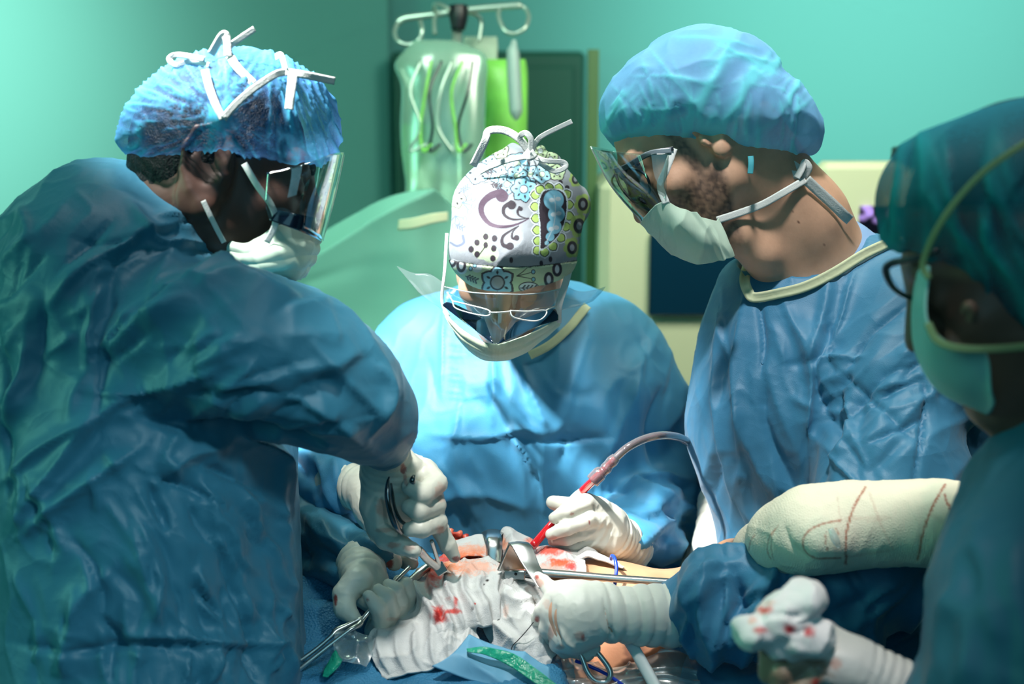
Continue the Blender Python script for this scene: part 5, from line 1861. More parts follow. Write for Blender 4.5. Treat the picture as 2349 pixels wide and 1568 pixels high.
mask_near = sheet('surgical_mask', [
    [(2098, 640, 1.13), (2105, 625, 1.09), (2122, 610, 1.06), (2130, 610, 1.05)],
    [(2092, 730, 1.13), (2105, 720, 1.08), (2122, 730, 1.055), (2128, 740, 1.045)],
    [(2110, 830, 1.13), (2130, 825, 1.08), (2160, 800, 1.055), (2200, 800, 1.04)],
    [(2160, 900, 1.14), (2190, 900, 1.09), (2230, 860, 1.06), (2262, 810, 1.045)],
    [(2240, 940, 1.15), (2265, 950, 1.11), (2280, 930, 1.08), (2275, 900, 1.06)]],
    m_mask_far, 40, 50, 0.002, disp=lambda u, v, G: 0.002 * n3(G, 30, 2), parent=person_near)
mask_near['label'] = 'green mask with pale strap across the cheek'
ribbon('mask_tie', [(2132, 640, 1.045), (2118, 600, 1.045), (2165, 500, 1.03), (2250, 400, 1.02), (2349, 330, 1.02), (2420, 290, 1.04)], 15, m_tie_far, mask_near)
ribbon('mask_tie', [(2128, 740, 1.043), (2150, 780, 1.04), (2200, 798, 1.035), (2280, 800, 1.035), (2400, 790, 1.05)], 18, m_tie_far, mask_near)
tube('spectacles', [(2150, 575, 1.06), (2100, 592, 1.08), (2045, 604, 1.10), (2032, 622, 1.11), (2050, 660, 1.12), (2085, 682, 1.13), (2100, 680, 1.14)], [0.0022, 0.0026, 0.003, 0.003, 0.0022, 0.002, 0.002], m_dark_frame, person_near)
tube('ear', [(2215, 715, 1.035), (2222, 700, 1.03), (2232, 712, 1.03), (2228, 735, 1.035)], 0.004, m_skin_far, person_near, n=20)
shoes(person_near, 0.58, 1.00, (-0.8, 0.3))


# =================================================================== PATIENT AND OPERATING TABLE
table = empty('operating_table', (0.0, 1.15, 0.0))
tag(table, 'steel operating table hidden beneath the blue drapes', 'table')
box('table_top', (0.01, 1.17, 0.80), (0.19, 0.42, 0.03), m_table, table, bev=0.01)
box('pedestal', (0.01, 1.20, 0.43), (0.09, 0.14, 0.34), m_table, table, bev=0.01)
box('base', (0.01, 1.20, 0.045), (0.17, 0.35, 0.045), m_table, table, bev=0.01)

pb = Shape()
pb.sect([(W(0.0, 0.86, 0.875), 0.10, 0.04), (W(0.0, 1.15, 0.875), 0.13, 0.045), (W(0.0, 1.36, 0.88), 0.15, 0.045), (W(0.02, 1.50, 0.90), 0.14, 0.05)], RIGHT, 0.04)
pb.chain([(1000, 1400, 1.66, 110), (1120, 1395, 1.66, 130), (1250, 1400, 1.65, 130), (1400, 1440, 1.62, 140), (1470, 1460, 1.60, 140)], 0.03)
pb.chain([(1440, 1520, 1.58, 120), (1530, 1560, 1.56, 120)], 0.02)
pb.chain([(1500, 1420, 1.60, 100), (1600, 1370, 1.60, 60), (1680, 1290, 1.60, 46)], 0.03)
pb.chain([(1680, 1290, 1.60, 44), (1740, 1262, 1.52, 50), (1800, 1235, 1.44, 64), (1880, 1215, 1.41, 80), (1980, 1205, 1.40, 84), (2120, 1200, 1.38, 80), (2230, 1195, 1.37, 78), (2300, 1200, 1.36, 74)], 0.02)
pb.chain([(1425, 1395, 1.50, 6), (1452, 1450, 1.49, 10), (1465, 1560, 1.48, 8)], 0.03, op='s')


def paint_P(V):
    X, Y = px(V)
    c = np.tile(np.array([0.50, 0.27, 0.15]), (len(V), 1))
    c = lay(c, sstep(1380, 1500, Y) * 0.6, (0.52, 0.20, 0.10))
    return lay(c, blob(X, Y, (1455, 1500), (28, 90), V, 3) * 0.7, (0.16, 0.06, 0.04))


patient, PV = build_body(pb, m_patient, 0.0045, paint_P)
patient.name = 'patient'
patient.data.name = 'patient'
tag(patient, 'patient lying under the drapes, bare tan skin beside the wound and one limb bandaged', 'person')

# bandage on the limb
bs = Shape()
limb = [(1700, 1292, 1.56, 48), (1745, 1262, 1.50, 54), (1800, 1232, 1.435, 74), (1865, 1214, 1.405, 93), (1960, 1203, 1.395, 90), (2060, 1200, 1.385, 86), (2150, 1198, 1.375, 88), (2225, 1196, 1.368, 84)]
bs.chain(limb, 0.02)
bs.chain([(1840, 1232, 1.39, 50), (1880, 1230, 1.375, 56)], 0.02)
bs.plane(P(2228, 1110, 1.36), cv(0.95, 0.30, 0))
bv, bq = sdf_mesh(bs, 0.0020, 2)
bn = vnormals(bv, bq)
X, Y = px(bv)
bv = bv + bn * (0.0008 * n3(bv, 40, 1) + 0.0007 * np.clip(ridge(bv, 70, 2, UP, 3), 0, 1) ** 2 + folds(X, Y, [([(1800, 1205), (1815, 1250), (1860, 1290)], 8, -0.004), ([(1700, 1200), (1775, 1230), (1770, 1300)], 6, 0.001)]))[:, None]
bc = np.tile(np.array([0.88, 0.80, 0.64]), (len(bv), 1))
bc = bc * (1 + 0.07 * n3(bv, 18, 3)[:, None])
for c_, r_ in (((1885, 1230), (46, 50)), ((2150, 1170), (46, 90)), ((2060, 1250), (80, 40))):
    bc = lay(bc, blob(X, Y, c_, r_, bv, 2, 0.3, 0.8) * 0.35, (0.50, 0.66, 0.52))
MARK = (0.42, 0.10, 0.05)
for pts, w_, a_ in (
        ([(1985, 1118), (1960, 1160), (1942, 1220), (1940, 1292)], 2.6, 0.95), ([(2168, 1112), (2140, 1160), (2118, 1220), (2105, 1282)], 2.8, 0.95),
        ([(2166, 1135), (2180, 1168), (2198, 1200)], 2.6, 0.95), ([(1928, 1193), (1890, 1200), (1858, 1215), (1842, 1240), (1850, 1268), (1880, 1280), (1926, 1278)], 2.3, 0.85),
        ([(1896, 1218), (1894, 1240), (1898, 1262)], 1.6, 0.7), ([(1918, 1212), (1924, 1226)], 2.0, 0.7),
        ([(1785, 1205), (1764, 1235), (1762, 1265), (1770, 1280)], 1.5, 0.6), ([(1776, 1212), (1770, 1250), (1776, 1282)], 1.2, 0.5),
        ([(1732, 1226), (1722, 1244), (1718, 1262)], 1.4, 0.6), ([(1940, 1190), (2040, 1186), (1990, 1196)], 3.5, 0.16),
        ([(1995, 1130), (2020, 1200), (2050, 1262)], 2.5, 0.25), ([(1920, 1140), (1928, 1190)], 1.6, 0.3), ([(1945, 1275), (2040, 1262)], 3, 0.25), ([(2140, 1180), (2160, 1195)], 6, 0.12)):
    p = cr(np.array(pts, float), 24)
    dd, t, s = seg_d(X, Y, p)
    g_ = np.clip(0.85 + 0.7 * n3(bv, 500, 4), 0, 1)
    bc = lay(bc, (1 - sstep(w_ * 0.6, w_ * 1.5, dd)) * a_ * g_, MARK)
bandage = link('stretch_bandage', bv, bq, m_bandage, patient, attrs={'Col': np.clip(bc, 0, 1)})
bandage['label'] = 'cream stretch bandage with brown marker lines'
tube('gauze_plug', [(1905, 1212, 1.338), (1915, 1235, 1.336), (1925, 1255, 1.338)], [0.0025, 0.004, 0.0022], m_wrap, patient, n=16)

# exposed wound
ws = Shape()
rw = np.random.default_rng(5)
for x_, y_, d_, r_ in ((1040, 1300, 1.61, 42), (1085, 1292, 1.63, 46), (1140, 1294, 1.63, 50), (1200, 1298, 1.63, 46), (1010, 1310, 1.59, 28), (1260, 1300, 1.63, 40), (1310, 1312, 1.63, 30)):
    ws.ellp(x_, y_, d_, r_, r_ * 0.75, 0.028, 0, 0.008)
for k in range(34):
    tx_ = rw.uniform(0, 1)
    ws.ellp(1030 + 55 * tx_, 1214 + 32 * tx_ + rw.uniform(-4, 22), 1.655 + rw.uniform(-.01, .01), rw.uniform(5, 10), rw.uniform(4, 8), 0.005, rw.uniform(0, 90), 0.001)
ws.chain([(1035, 1250, 1.655, 20), (1075, 1255, 1.655, 18)], 0.004)
ws.chain([(985, 1300, 1.57, 12), (1010, 1318, 1.555, 11), (1050, 1330, 1.56, 12)], 0.01)
wv, wq = sdf_mesh(ws, 0.0020, 1)
wn = vnormals(wv, wq)
X, Y = px(wv)
wv = wv + wn * (0.0045 * n3(wv, 60, 1) + 0.0028 * n3(wv, 140, 2) + 0.0025 * np.clip(ridge(wv, 50, 3, cv(1, 0.6, 0), 3), 0, 1) ** 2)[:, None]
wc = np.tile(np.array([0.66, 0.07, 0.035]), (len(wv), 1))
nz = n3(wv, 70, 8)
wc = lay(wc, sstep(0.0, 0.3, nz), (0.85, 0.22, 0.12))
wc = lay(wc, sstep(0.1, 0.5, -nz), (0.40, 0.015, 0.012))
wound = link('wound', wv, wq, m_flesh, patient, attrs={'Col': wc})
wound['label'] = 'wet red open wound'

# drapes -----------------------------------------------------------
def zsurf(x, y):
    return 0.958 + 0.20 * np.clip(y - 1.34, -0.3, 0.25) + 0.010 * np.sin(x * 18 + y * 11)


xs = np.linspace(-0.30, 0.30, 150)
ys = np.linspace(0.74, 1.60, 190)
GX, GY = np.meshgrid(xs, ys)
GZ = zsurf(GX, GY)
GZ = GZ - 0.045 * sstep(1.30, 1.36, GY) * sstep(0.05, 0.075, GX)      # the patient's flank replaces the drape here
drop = sstep(0.205, 0.265, np.abs(GX)) + sstep(0.80, 0.74, GY)
GZ = GZ - 0.55 * np.clip(drop, 0, 1)
GXX = np.where(np.abs(GX) > 0.205, np.sign(GX) * (0.205 + (np.abs(GX) - 0.205) * 0.5), GX) * np.where(GX < 0, 1.25, 1.0)
G = np.stack([GXX, GY, GZ], -1)
pts_ = G.reshape(-1, 3)
X, Y = px(pts_)
dfold = rand_folds(71, 40, (660, 1320, 1000, 1568), 155, 0.5, (60, 200), (7, 18), (0.003, 0.008)) + rand_folds(72, 34, (1040, 1480, 1320, 1568), 60, 0.6, (40, 130), (6, 14), (0.001, 0.0025))
dfold += [([(670, 1440), (760, 1415), (840, 1400)], 12, 0.014, 30), ([(680, 1480), (800, 1450), (880, 1470)], 12, -0.012, 30), ([(670, 1350), (720, 1340), (790, 1352)], 14, 0.012, 24)]
hgt = folds(X, Y, dfold) + 0.004 * n3(pts_, 14, 2) + 0.003 * np.clip(ridge(pts_, 20, 4), 0, 1) ** 3
G[..., 2] += hgt.reshape(G.shape[:2])
Vd, Qd, _ = sheet_mesh(G, 0.0015)
dr = link('surgical_drape', Vd, Qd, m_drape, None)
tag(dr, 'large textured blue drape spread over the operating table below the gauze', 'drape')

dlt = sheet('drape_towel', [
    [(1075, 1470, 1.465), (1130, 1480, 1.46), (1190, 1500, 1.46), (1260, 1530, 1.450)],
    [(1040, 1500, 1.44), (1110, 1520, 1.44), (1180, 1540, 1.44), (1260, 1570, 1.43)],
    [(990, 1530, 1.43), (1080, 1560, 1.43), (1160, 1580, 1.43), (1250, 1610, 1.425)]],
    m_drape_light, 60, 30, 0.002, disp=lambda u, v, G: 0.006 * np.clip(ridge(G, 18, 2), 0, 1) ** 2 + 0.003 * n3(G, 20, 4))
tag(dlt, 'light blue folded drape towel below the green plastic strip', 'drape')
dr2 = sheet('drape_towel', [
    [(1535, 1480, 1.54), (1600, 1490, 1.53), (1680, 1510, 1.52), (1760, 1530, 1.50)],
    [(1545, 1530, 1.52), (1610, 1540, 1.50), (1690, 1555, 1.49), (1770, 1570, 1.48)],
    [(1560, 1600, 1.50), (1620, 1610, 1.48), (1700, 1620, 1.47), (1780, 1630, 1.46)]],
    m_gown_right, 50, 40, 0.002, disp=lambda u, v, G: 0.005 * np.clip(ridge(G, 18, 2), 0, 1) ** 2 + 0.006 * n3(G, 14, 4))
tag(dr2, 'blue drape edge under the right surgeon sleeve beside the bare skin', 'drape')
dr3 = sheet('drape_towel', [
    [(655, 1180, 1.95), (680, 1178, 1.95), (700, 1200, 1.95), (720, 1230, 1.95)],
    [(655, 1240, 1.90), (680, 1240, 1.90), (705, 1250, 1.90), (725, 1270, 1.90)],
    [(655, 1290, 1.84), (690, 1280, 1.84), (715, 1290, 1.84), (735, 1300, 1.84)]],
    m_mask, 30, 30, 0.003, disp=lambda u, v, G: 0.008 * n3(G, 12, 4))
tag(dr3, 'small patch of pale cloth in the gap beside the left gown', 'cloth')

# gauze --------------------------------------------------------------
WHITE = np.array([0.66, 0.655, 0.64])


def gpaint(stains, tone=WHITE, seed=0):
    def f(V, u, v):
        X, Y = px(V)
        c = np.tile(tone, (len(V), 1))
        c = c * (1 + 0.05 * n3(V, 60, seed)[:, None])
        for cc, r, a, colr in stains:
            c = lay(c, np.clip(blob(X, Y, cc, r, V, seed, 0.7, 0.7) * a, 0, 1), colr)
        return np.clip(c, 0, 1)
    return f


ORG, REDB, DRK = (0.88, 0.30, 0.14), (0.70, 0.05, 0.035), (0.22, 0.006, 0.008)
fl1 = [([(975 + k * 33, 1312 - 6 * math.sin(k)), (968 + k * 31, 1360), (992 + k * 27, 1420), (1010 + k * 24, 1470)], 10, 0.018 - 0.001 * k, 14) for k in range(7)]
fl1 += [([(870 + k * 40, 1465 - k * 6), (880 + k * 38, 1510), (900 + k * 36, 1550 - k * 4)], 9, 0.009, 16) for k in range(6)]


def gz_disp(fl, a=0.003, seed=0):
    return lambda u, v, G: folds(*px(G), fl) + a * n3(G, 30, seed) + 0.0012 * n3(G, 90, seed + 1) + a * 0.6 * np.clip(ridge(G, 45, seed + 2), 0, 1) ** 2


g1 = sheet('gauze_towel', [
    [(965, 1318, 1.575), (1010, 1298, 1.575), (1060, 1288, 1.58), (1110, 1286, 1.585), (1150, 1300, 1.585)],
    [(940, 1370, 1.545), (1000, 1345, 1.54), (1060, 1330, 1.54), (1115, 1325, 1.545), (1165, 1345, 1.555)],
    [(905, 1430, 1.515), (970, 1410, 1.505), (1040, 1400, 1.50), (1100, 1400, 1.505), (1150, 1410, 1.52)],
    [(850, 1455, 1.49), (920, 1455, 1.48), (990, 1455, 1.475), (1050, 1455, 1.48), (1090, 1452, 1.49)],
    [(855, 1505, 1.47), (920, 1510, 1.46), (990, 1500, 1.458), (1050, 1490, 1.462), (1100, 1472, 1.475)],
    [(885, 1562, 1.45), (940, 1548, 1.445), (1000, 1535, 1.445), (1050, 1515, 1.45), (1092, 1482, 1.465)]],
    m_gauze, 190, 190, 0.0022, disp=gz_disp(fl1, 0.006, 1),
    paint=gpaint([((1010, 1300), (60, 26), 0.9, ORG), ((1000, 1310), (22, 40), 0.8, REDB), ((985, 1330), (12, 34), 0.5, REDB), ((1075, 1300), (70, 22), 0.6, ORG), ((1008, 1410), (20, 22), 1.0, REDB), ((1003, 1416), (11, 14), 0.9, DRK), ((1038, 1402), (20, 7), 0.9, REDB),
                  ((1045, 1378), (6, 12), 0.9, REDB), ((1028, 1372), (8, 5), 0.4, REDB), ((1118, 1330), (5, 3), 1.0, (0.02, 0.01, 0.01)), ((1110, 1340), (2.5, 2.5), 1.0, (0.02, 0.01, 0.01)), ((1084, 1392), (4, 8), 1.0, (0.03, 0.02, 0.03)), ((1090, 1384), (3, 3), 1.0, REDB)], seed=1))
tag(g1, 'pleated white gauze towel hanging from the wound with a dark blood spot', 'gauze', 'gauze towels around the wound')
fl2 = [([(1160, 1360), (1170, 1420), (1200, 1470)], 9, 0.009, 16), ([(1120, 1420), (1150, 1450), (1200, 1500)], 9, 0.012, 16), ([(1200, 1400), (1230, 1450), (1240, 1510)], 8, 0.013, 16), ([(1130, 1370), (1180, 1390), (1220, 1380)], 9, 0.010, 16)]
g2 = sheet('gauze_towel', [
    [(1100, 1330, 1.565), (1150, 1320, 1.565), (1200, 1325, 1.57), (1240, 1335, 1.57)],
    [(1090, 1390, 1.53), (1150, 1375, 1.525), (1200, 1375, 1.525), (1250, 1390, 1.53)],
    [(1100, 1420, 1.515), (1160, 1430, 1.505), (1215, 1430, 1.505), (1262, 1440, 1.515)],
    [(1130, 1480, 1.495), (1180, 1485, 1.485), (1230, 1490, 1.485), (1280, 1485, 1.495)],
    [(1190, 1515, 1.48), (1215, 1535, 1.475), (1245, 1545, 1.475), (1268, 1510, 1.485)]],
    m_gauze, 150, 150, 0.002, disp=gz_disp(fl2, 0.0055, 5),
    paint=gpaint([((1160, 1400), (8, 20), 0.3, ORG), ((1240, 1350), (40, 16), 0.3, (0.5, 0.35, 0.3))], seed=3))
tag(g2, 'crumpled white gauze towel in front of the retractor by the thread', 'gauze', 'gauze towels around the wound')
g3 = sheet('gauze_pad', [
    [(1035, 1248, 1.64), (1060, 1236, 1.64), (1090, 1228, 1.64), (1118, 1226, 1.64)],
    [(1030, 1262, 1.61), (1060, 1258, 1.605), (1090, 1256, 1.605), (1116, 1256, 1.61)],
    [(1032, 1290, 1.59), (1060, 1284, 1.588), (1090, 1280, 1.588), (1118, 1282, 1.59)]],
    m_gauze, 90, 60, 0.002, disp=gz_disp([([(1040, 1285), (1070, 1270), (1105, 1262)], 5, 0.003), ([(1050, 1290), (1085, 1278), (1112, 1282)], 4, 0.003)], 0.002, 7),
    paint=gpaint([((1075, 1284), (60, 24), 1.0, (0.80, 0.14, 0.06)), ((1080, 1262), (60, 16), 0.7, ORG)], seed=5))
tag(g3, 'gauze pad white on top and soaked red below, left of the steel blade', 'gauze')
g4 = sheet('gauze_pad', [
    [(1150, 1245, 1.645), (1158, 1214, 1.645), (1185, 1222, 1.645), (1222, 1242, 1.645)],
    [(1148, 1262, 1.62), (1172, 1245, 1.61), (1200, 1250, 1.61), (1228, 1262, 1.615)],
    [(1148, 1290, 1.60), (1175, 1285, 1.60), (1205, 1288, 1.60), (1232, 1292, 1.60)]],
    m_gauze, 80, 60, 0.002, disp=gz_disp([], 0.004, 9),
    paint=gpaint([((1156, 1248), (12, 20), 0.8, ORG), ((1215, 1240), (14, 10), 0.8, (0.8, 0.16, 0.08)), ((1190, 1285), (50, 16), 1.0, (0.7, 0.08, 0.04))], seed=7))
tag(g4, 'peaked white gauze pad between the two steel retractors', 'gauze')
g5 = sheet('gauze_pad', [
    [(1215, 1262, 1.63), (1260, 1256, 1.63), (1300, 1258, 1.63), (1335, 1270, 1.63)],
    [(1222, 1282, 1.60), (1262, 1276, 1.595), (1305, 1280, 1.595), (1340, 1290, 1.60)],
    [(1232, 1312, 1.575), (1270, 1312, 1.572), (1310, 1316, 1.572), (1345, 1320, 1.575)]],
    m_gauze, 110, 60, 0.002, disp=gz_disp([([(1235, 1278), (1270, 1272), (1310, 1282)], 5, 0.004), ([(1290, 1275), (1310, 1300), (1335, 1315)], 5, 0.003)], 0.003, 11),
    paint=gpaint([((1262, 1262), (46, 14), 1.0, (0.78, 0.12, 0.08)), ((1285, 1290), (34, 12), 1.0, (0.80, 0.12, 0.05)), ((1308, 1300), (20, 10), 0.9, (0.62, 0.02, 0.02)), ((1270, 1300), (40, 14), 0.4, ORG)], seed=9))
tag(g5, 'bloody crumpled gauze pad under the hand with the suction tube', 'gauze')
g6 = sheet('gauze_strip', [
    [(1318, 1268, 1.625), (1345, 1258, 1.62), (1372, 1270, 1.615), (1400, 1282, 1.61), (1428, 1300, 1.60)],
    [(1322, 1282, 1.60), (1350, 1274, 1.60), (1375, 1284, 1.595), (1402, 1292, 1.59), (1430, 1304, 1.585)]],
    m_gauze, 70, 20, 0.003, disp=gz_disp([], 0.003, 13), paint=gpaint([], seed=2))
tag(g6, 'thin white gauze strip lying along the tan skin', 'gauze')

gb = Shape()
for x_, y_, rx_, ry_, rz_, an in ((1795, 1395, 62, 34, .02, 35), (1845, 1378, 42, 46, .018, 80), (1722, 1448, 34, 34, .016, 0), (1790, 1432, 62, 26, .018, -8), (1850, 1445, 60, 44, .02, -30), (1760, 1455, 40, 26, .016, 0), (1825, 1480, 36, 34, .016, 0), (1778, 1478, 22, 28, .012, 0)):
    gb.ellp(x_, y_, 1.10, rx_, ry_, rz_, an, 0.006)
gv, gq = sdf_mesh(gb, 0.0022, 2)
gn = vnormals(gv, gq)
X, Y = px(gv)
gv = gv + gn * (0.005 * n3(gv, 45, 1) + 0.002 * n3(gv, 120, 2) + 0.0045 * np.clip(ridge(gv, 40, 6), 0, 1) ** 2 + folds(X, Y, [([(1740, 1425), (1790, 1408), (1840, 1415)], 5, -0.005), ([(1800, 1440), (1830, 1450), (1860, 1440)], 5, -0.004)]))[:, None]
gbm = link('gauze_swab', gv, gq, m_gauze, None, attrs={'Col': gpaint([((1750, 1398), (22, 12), 0.9, (0.8, 0.08, 0.05)), ((1762, 1382), (20, 8), 0.4, ORG), ((1810, 1442), (15, 12), 1.0, (0.6, 0.01, 0.02)), ((1854, 1448), (16, 16), 1.0, (0.55, 0.01, 0.02)), ((1742, 1444), (22, 8), 0.9, (0.7, 0.05, 0.04)), ((1724, 1424), (12, 10), 0.6, ORG)], np.array([0.84, 0.81, 0.80]), seed=4)(gv, None, None)})
tag(gbm, 'balled white gauze swab with bright blood spots held by the gloved hand lower right', 'gauze')

# instruments ------------------------------------------------------------
# ring handled scissors in the left surgeon's hand
sc = empty('surgical_scissors', P(1010, 1315, 1.50))
tag(sc, 'steel scissors gripped in the upper left gloved hand, blades in the wound', 'surgical tool')
rg = [(893, 1094, 1.440), (889, 1110, 1.435), (890, 1140, 1.432), (897, 1175, 1.434), (908, 1205, 1.440), (921, 1222, 1.450)]
V1, Q1, T1 = tube_vq(rg, [0.0012, 0.0022, 0.0034, 0.0036, 0.0034, 0.0024], n=60, ell=1.2)
link('finger_ring', V1, Q1, m_steel_dark, sc, T=T1)
V1, Q1, T1 = tube_vq([(897, 1108, 1.446), (900, 1130, 1.450), (905, 1165, 1.452), (918, 1192, 1.455), (935, 1205, 1.458)], [0.001, 0.0016, 0.002, 0.002, 0.0016], n=40)
link('finger_ring', V1, Q1, m_steel_dark, sc, T=T1)
tube('handle', [(950, 1090, 1.452), (946, 1102, 1.448), (950, 1122, 1.456)], [0.0016, 0.003, 0.002], m_steel_dark, sc, n=20)
tube('shank', [(960, 1258, 1.475), (980, 1282, 1.49), (1002, 1300, 1.505), (1012, 1308, 1.512)], [0.004, 0.0046, 0.0048, 0.0030], m_steel, sc, n=24, ell=0.5)
tube('shank', [(990, 1240, 1.48), (997, 1262, 1.49), (1004, 1285, 1.50), (1010, 1306, 1.512)], [0.0022, 0.0022, 0.0024, 0.0030], m_steel, sc, n=24)
tube('shank', [(925, 1262, 1.50), (940, 1272, 1.50), (955, 1282, 1.505)], [0.003, 0.0042, 0.003], m_steel, sc, n=16)
V1, Q1, T1 = box_vq(P(1010, 1304, 1.508), (0.006, 0.003, 0.006), [norm(cv(0.8, 0.5, 0)), FWD, norm(cv(-0.5, 0.8, 0))], 0.001)
link('hinge', V1, Q1, m_steel, sc, False, T=T1)
tube('blade', [(1010, 1304, 1.512), (1030, 1316, 1.53), (1048, 1326, 1.55)], [0.0040, 0.003, 0.0008], m_steel, sc, n=16, ell=0.4)

# long clamp in the lower left hand
cl = empty('clamp_forceps', P(760, 1500, 1.46))
tag(cl, 'long steel clamp with two bare shanks held in the lower left glove', 'surgical tool')
tube('shank', [(940, 1300, 1.52), (905, 1335, 1.505), (838, 1412, 1.485), (824, 1432, 1.478), (800, 1446, 1.47), (740, 1492, 1.462), (665, 1552, 1.455)], [0.0022, 0.0022, 0.0026, 0.0032, 0.0026, 0.0026, 0.0026], m_steel, cl, n=60)
tube('shank', [(838, 1412, 1.488), (800, 1432, 1.480), (772, 1446, 1.475), (758, 1460, 1.47), (720, 1492, 1.466), (660, 1535, 1.46)], [0.0016, 0.0028, 0.0036, 0.0022, 0.0023, 0.0023], m_steel, cl, n=50)
rod = tube('retractor_shaft', [(935, 1340, 1.535), (965, 1312, 1.545), (990, 1292, 1.555)], 0.0048, m_steel, None, n=20)
tag(rod, 'short steel rod angled into the wound beneath the scissors', 'surgical tool')

# curved blade retractor at the back
rb = sheet('ribbon_retractor', [
    [(1104, 1222, 1.655), (1120, 1215, 1.640), (1140, 1215, 1.640), (1158, 1220, 1.655)],
    [(1112, 1232, 1.615), (1120, 1226, 1.610), (1140, 1226, 1.610), (1150, 1228, 1.612)],
    [(1116, 1250, 1.598), (1122, 1248, 1.595), (1140, 1248, 1.595), (1152, 1250, 1.598)],
    [(1114, 1290, 1.592), (1122, 1290, 1.590), (1138, 1290, 1.590), (1148, 1290, 1.592)]], m_steel, 30, 40, 0.0015)
tag(rb, 'curved shiny steel blade retractor standing behind the wound', 'retractor')

# flat bar retractor held by the right surgeon
rt = empty('hand_retractor', P(1250, 1400, 1.48))
tag(rt, 'bent flat steel retractor with a wire loop handle gripped by the right surgeon', 'retractor')
sheet('blade', [
    [(1142, 1308, 1.535), (1172, 1304, 1.56), (1208, 1304, 1.585)],
    [(1154, 1280, 1.532), (1178, 1277, 1.552), (1206, 1280, 1.575)],
    [(1168, 1247, 1.530), (1186, 1243, 1.542), (1208, 1246, 1.555)]], m_steel, 20, 30, 0.0022, parent=rt)
sheet('flat_bar', [
    [(1166, 1246, 1.530), (1190, 1243, 1.530), (1212, 1246, 1.530)],
    [(1176, 1256, 1.522), (1200, 1254, 1.522), (1222, 1258, 1.522)],
    [(1196, 1290, 1.508), (1216, 1292, 1.508), (1236, 1296, 1.508)],
    [(1216, 1320, 1.494), (1232, 1320, 1.494), (1250, 1322, 1.494)],
    [(1236, 1350, 1.482), (1248, 1352, 1.482), (1262, 1354, 1.482)]], m_steel, 24, 50, 0.0026, parent=rt)
lp = [(1322, 1480, 1.478), (1336, 1510, 1.474), (1348, 1540, 1.470), (1366, 1560, 1.468), (1388, 1563, 1.468), (1400, 1550, 1.468), (1396, 1530, 1.470), (1374, 1500, 1.474), (1352, 1476, 1.480)]
tube('loop_handle', lp, 0.0030, m_steel, rt, n=80)

# ring retractor bar across the field
fb = empty('retractor_frame_bar', P(1340, 1325, 1.55))
tag(fb, 'long round steel bar with a clamp block crossing the field to the right', 'retractor')
tube('bar', [(1232, 1312, 1.548), (1300, 1317, 1.548), (1420, 1327, 1.548), (1550, 1336, 1.548), (1600, 1342, 1.55)], 0.0044, m_steel, fb, n=40)
tube('pivot', [(1202, 1316, 1.552), (1226, 1320, 1.552)], 0.0040, m_steel_dark, fb, n=8, sp=True)
V1, Q1, T1 = box_vq(P(1180, 1317, 1.552), (0.0118, 0.005, 0.0052), [RIGHT * 0.995 + UP * -0.06, FWD, UP], 0.0012)
link('clamp_block', V1, Q1, m_steel, fb, False, T=T1)
tube('screw', [(1183, 1316, 1.5455), (1183, 1316, 1.5440)], 0.0016, m_black, fb, n=4, sp=True)

# suction tube
su = empty('suction_tube', P(1300, 1200, 1.60))
tag(su, 'blood filled suction wand with clear hose arching up to the right', 'suction tube')
tube('wand', [(1222, 1252, 1.600), (1262, 1206, 1.622), (1300, 1165, 1.630), (1340, 1122, 1.618), (1372, 1092, 1.588)], 0.0047, m_red_tube, su, n=40)
tube('sleeve', [(1306, 1158, 1.630), (1325, 1138, 1.622), (1334, 1128, 1.619)], [0.0065, 0.0062, 0.005], m_mask, su, n=12)
cn_ = [(1358, 1104), (1362, 1100), (1376, 1086), (1384, 1080), (1390, 1074), (1396, 1066), (1404, 1058), (1414, 1048)]
tube('connector', [(x_, y_, 1.588) for x_, y_ in cn_], [0.0078, 0.0085, 0.0085, 0.0062, 0.0070, 0.0062, 0.0068, 0.0055], m_clear_tube, su, n=60, seg=20)
tube('blood_core', [(1358, 1104, 1.588), (1384, 1080, 1.588), (1412, 1050, 1.588)], [0.0052, 0.0045, 0.0038], m_red_tube, su, n=20)
hose = [(1410, 1052, 1.588), (1440, 1026, 1.592), (1480, 1006, 1.60), (1525, 998, 1.61), (1570, 1008, 1.66), (1598, 1040, 1.74), (1606, 1100, 1.80), (1606, 1200, 1.84), (1600, 1300, 1.86)]
tube('hose', hose, 0.0046, m_clear_tube, su, n=120, seg=16)
tube('hose_blood', hose, [0.0024, 0.0030, 0.0020, 0.0024, 0.0026, 0.0024, 0.0022, 0.002, 0.002], mat('hose_blood', (0.10, 0.01, 0.02), 0.3), su, n=100, seg=10)

# cables, rod, suture, plastic
bw = tube('blue_loop', [(1402, 1282, 1.585), (1404, 1274, 1.578), (1410, 1280, 1.57), (1414, 1300, 1.562), (1412, 1330, 1.555), (1406, 1360, 1.555)], 0.0020, m_blue_wire, None, n=50, seg=10)
tag(bw, 'bright blue vessel loop hooked over the steel bar', 'tubing')
bw2 = tube('blue_cable', [(1320, 1515, 1.485), (1350, 1526, 1.48), (1390, 1545, 1.475), (1430, 1572, 1.46), (1460, 1600, 1.45)], 0.0020, m_blue_wire, None, n=40, seg=10)
tag(bw2, 'dark blue cable running behind the wire loop handle', 'tubing')
rod2 = tube('white_rod', [(1432, 1452, 1.485), (1462, 1500, 1.465), (1500, 1568, 1.44), (1520, 1605, 1.425)], 0.0062, m_white_rod, None, n=20, ell=0.6)
tag(rod2, 'straight white plastic rod slanting over the tan skin', 'rod')
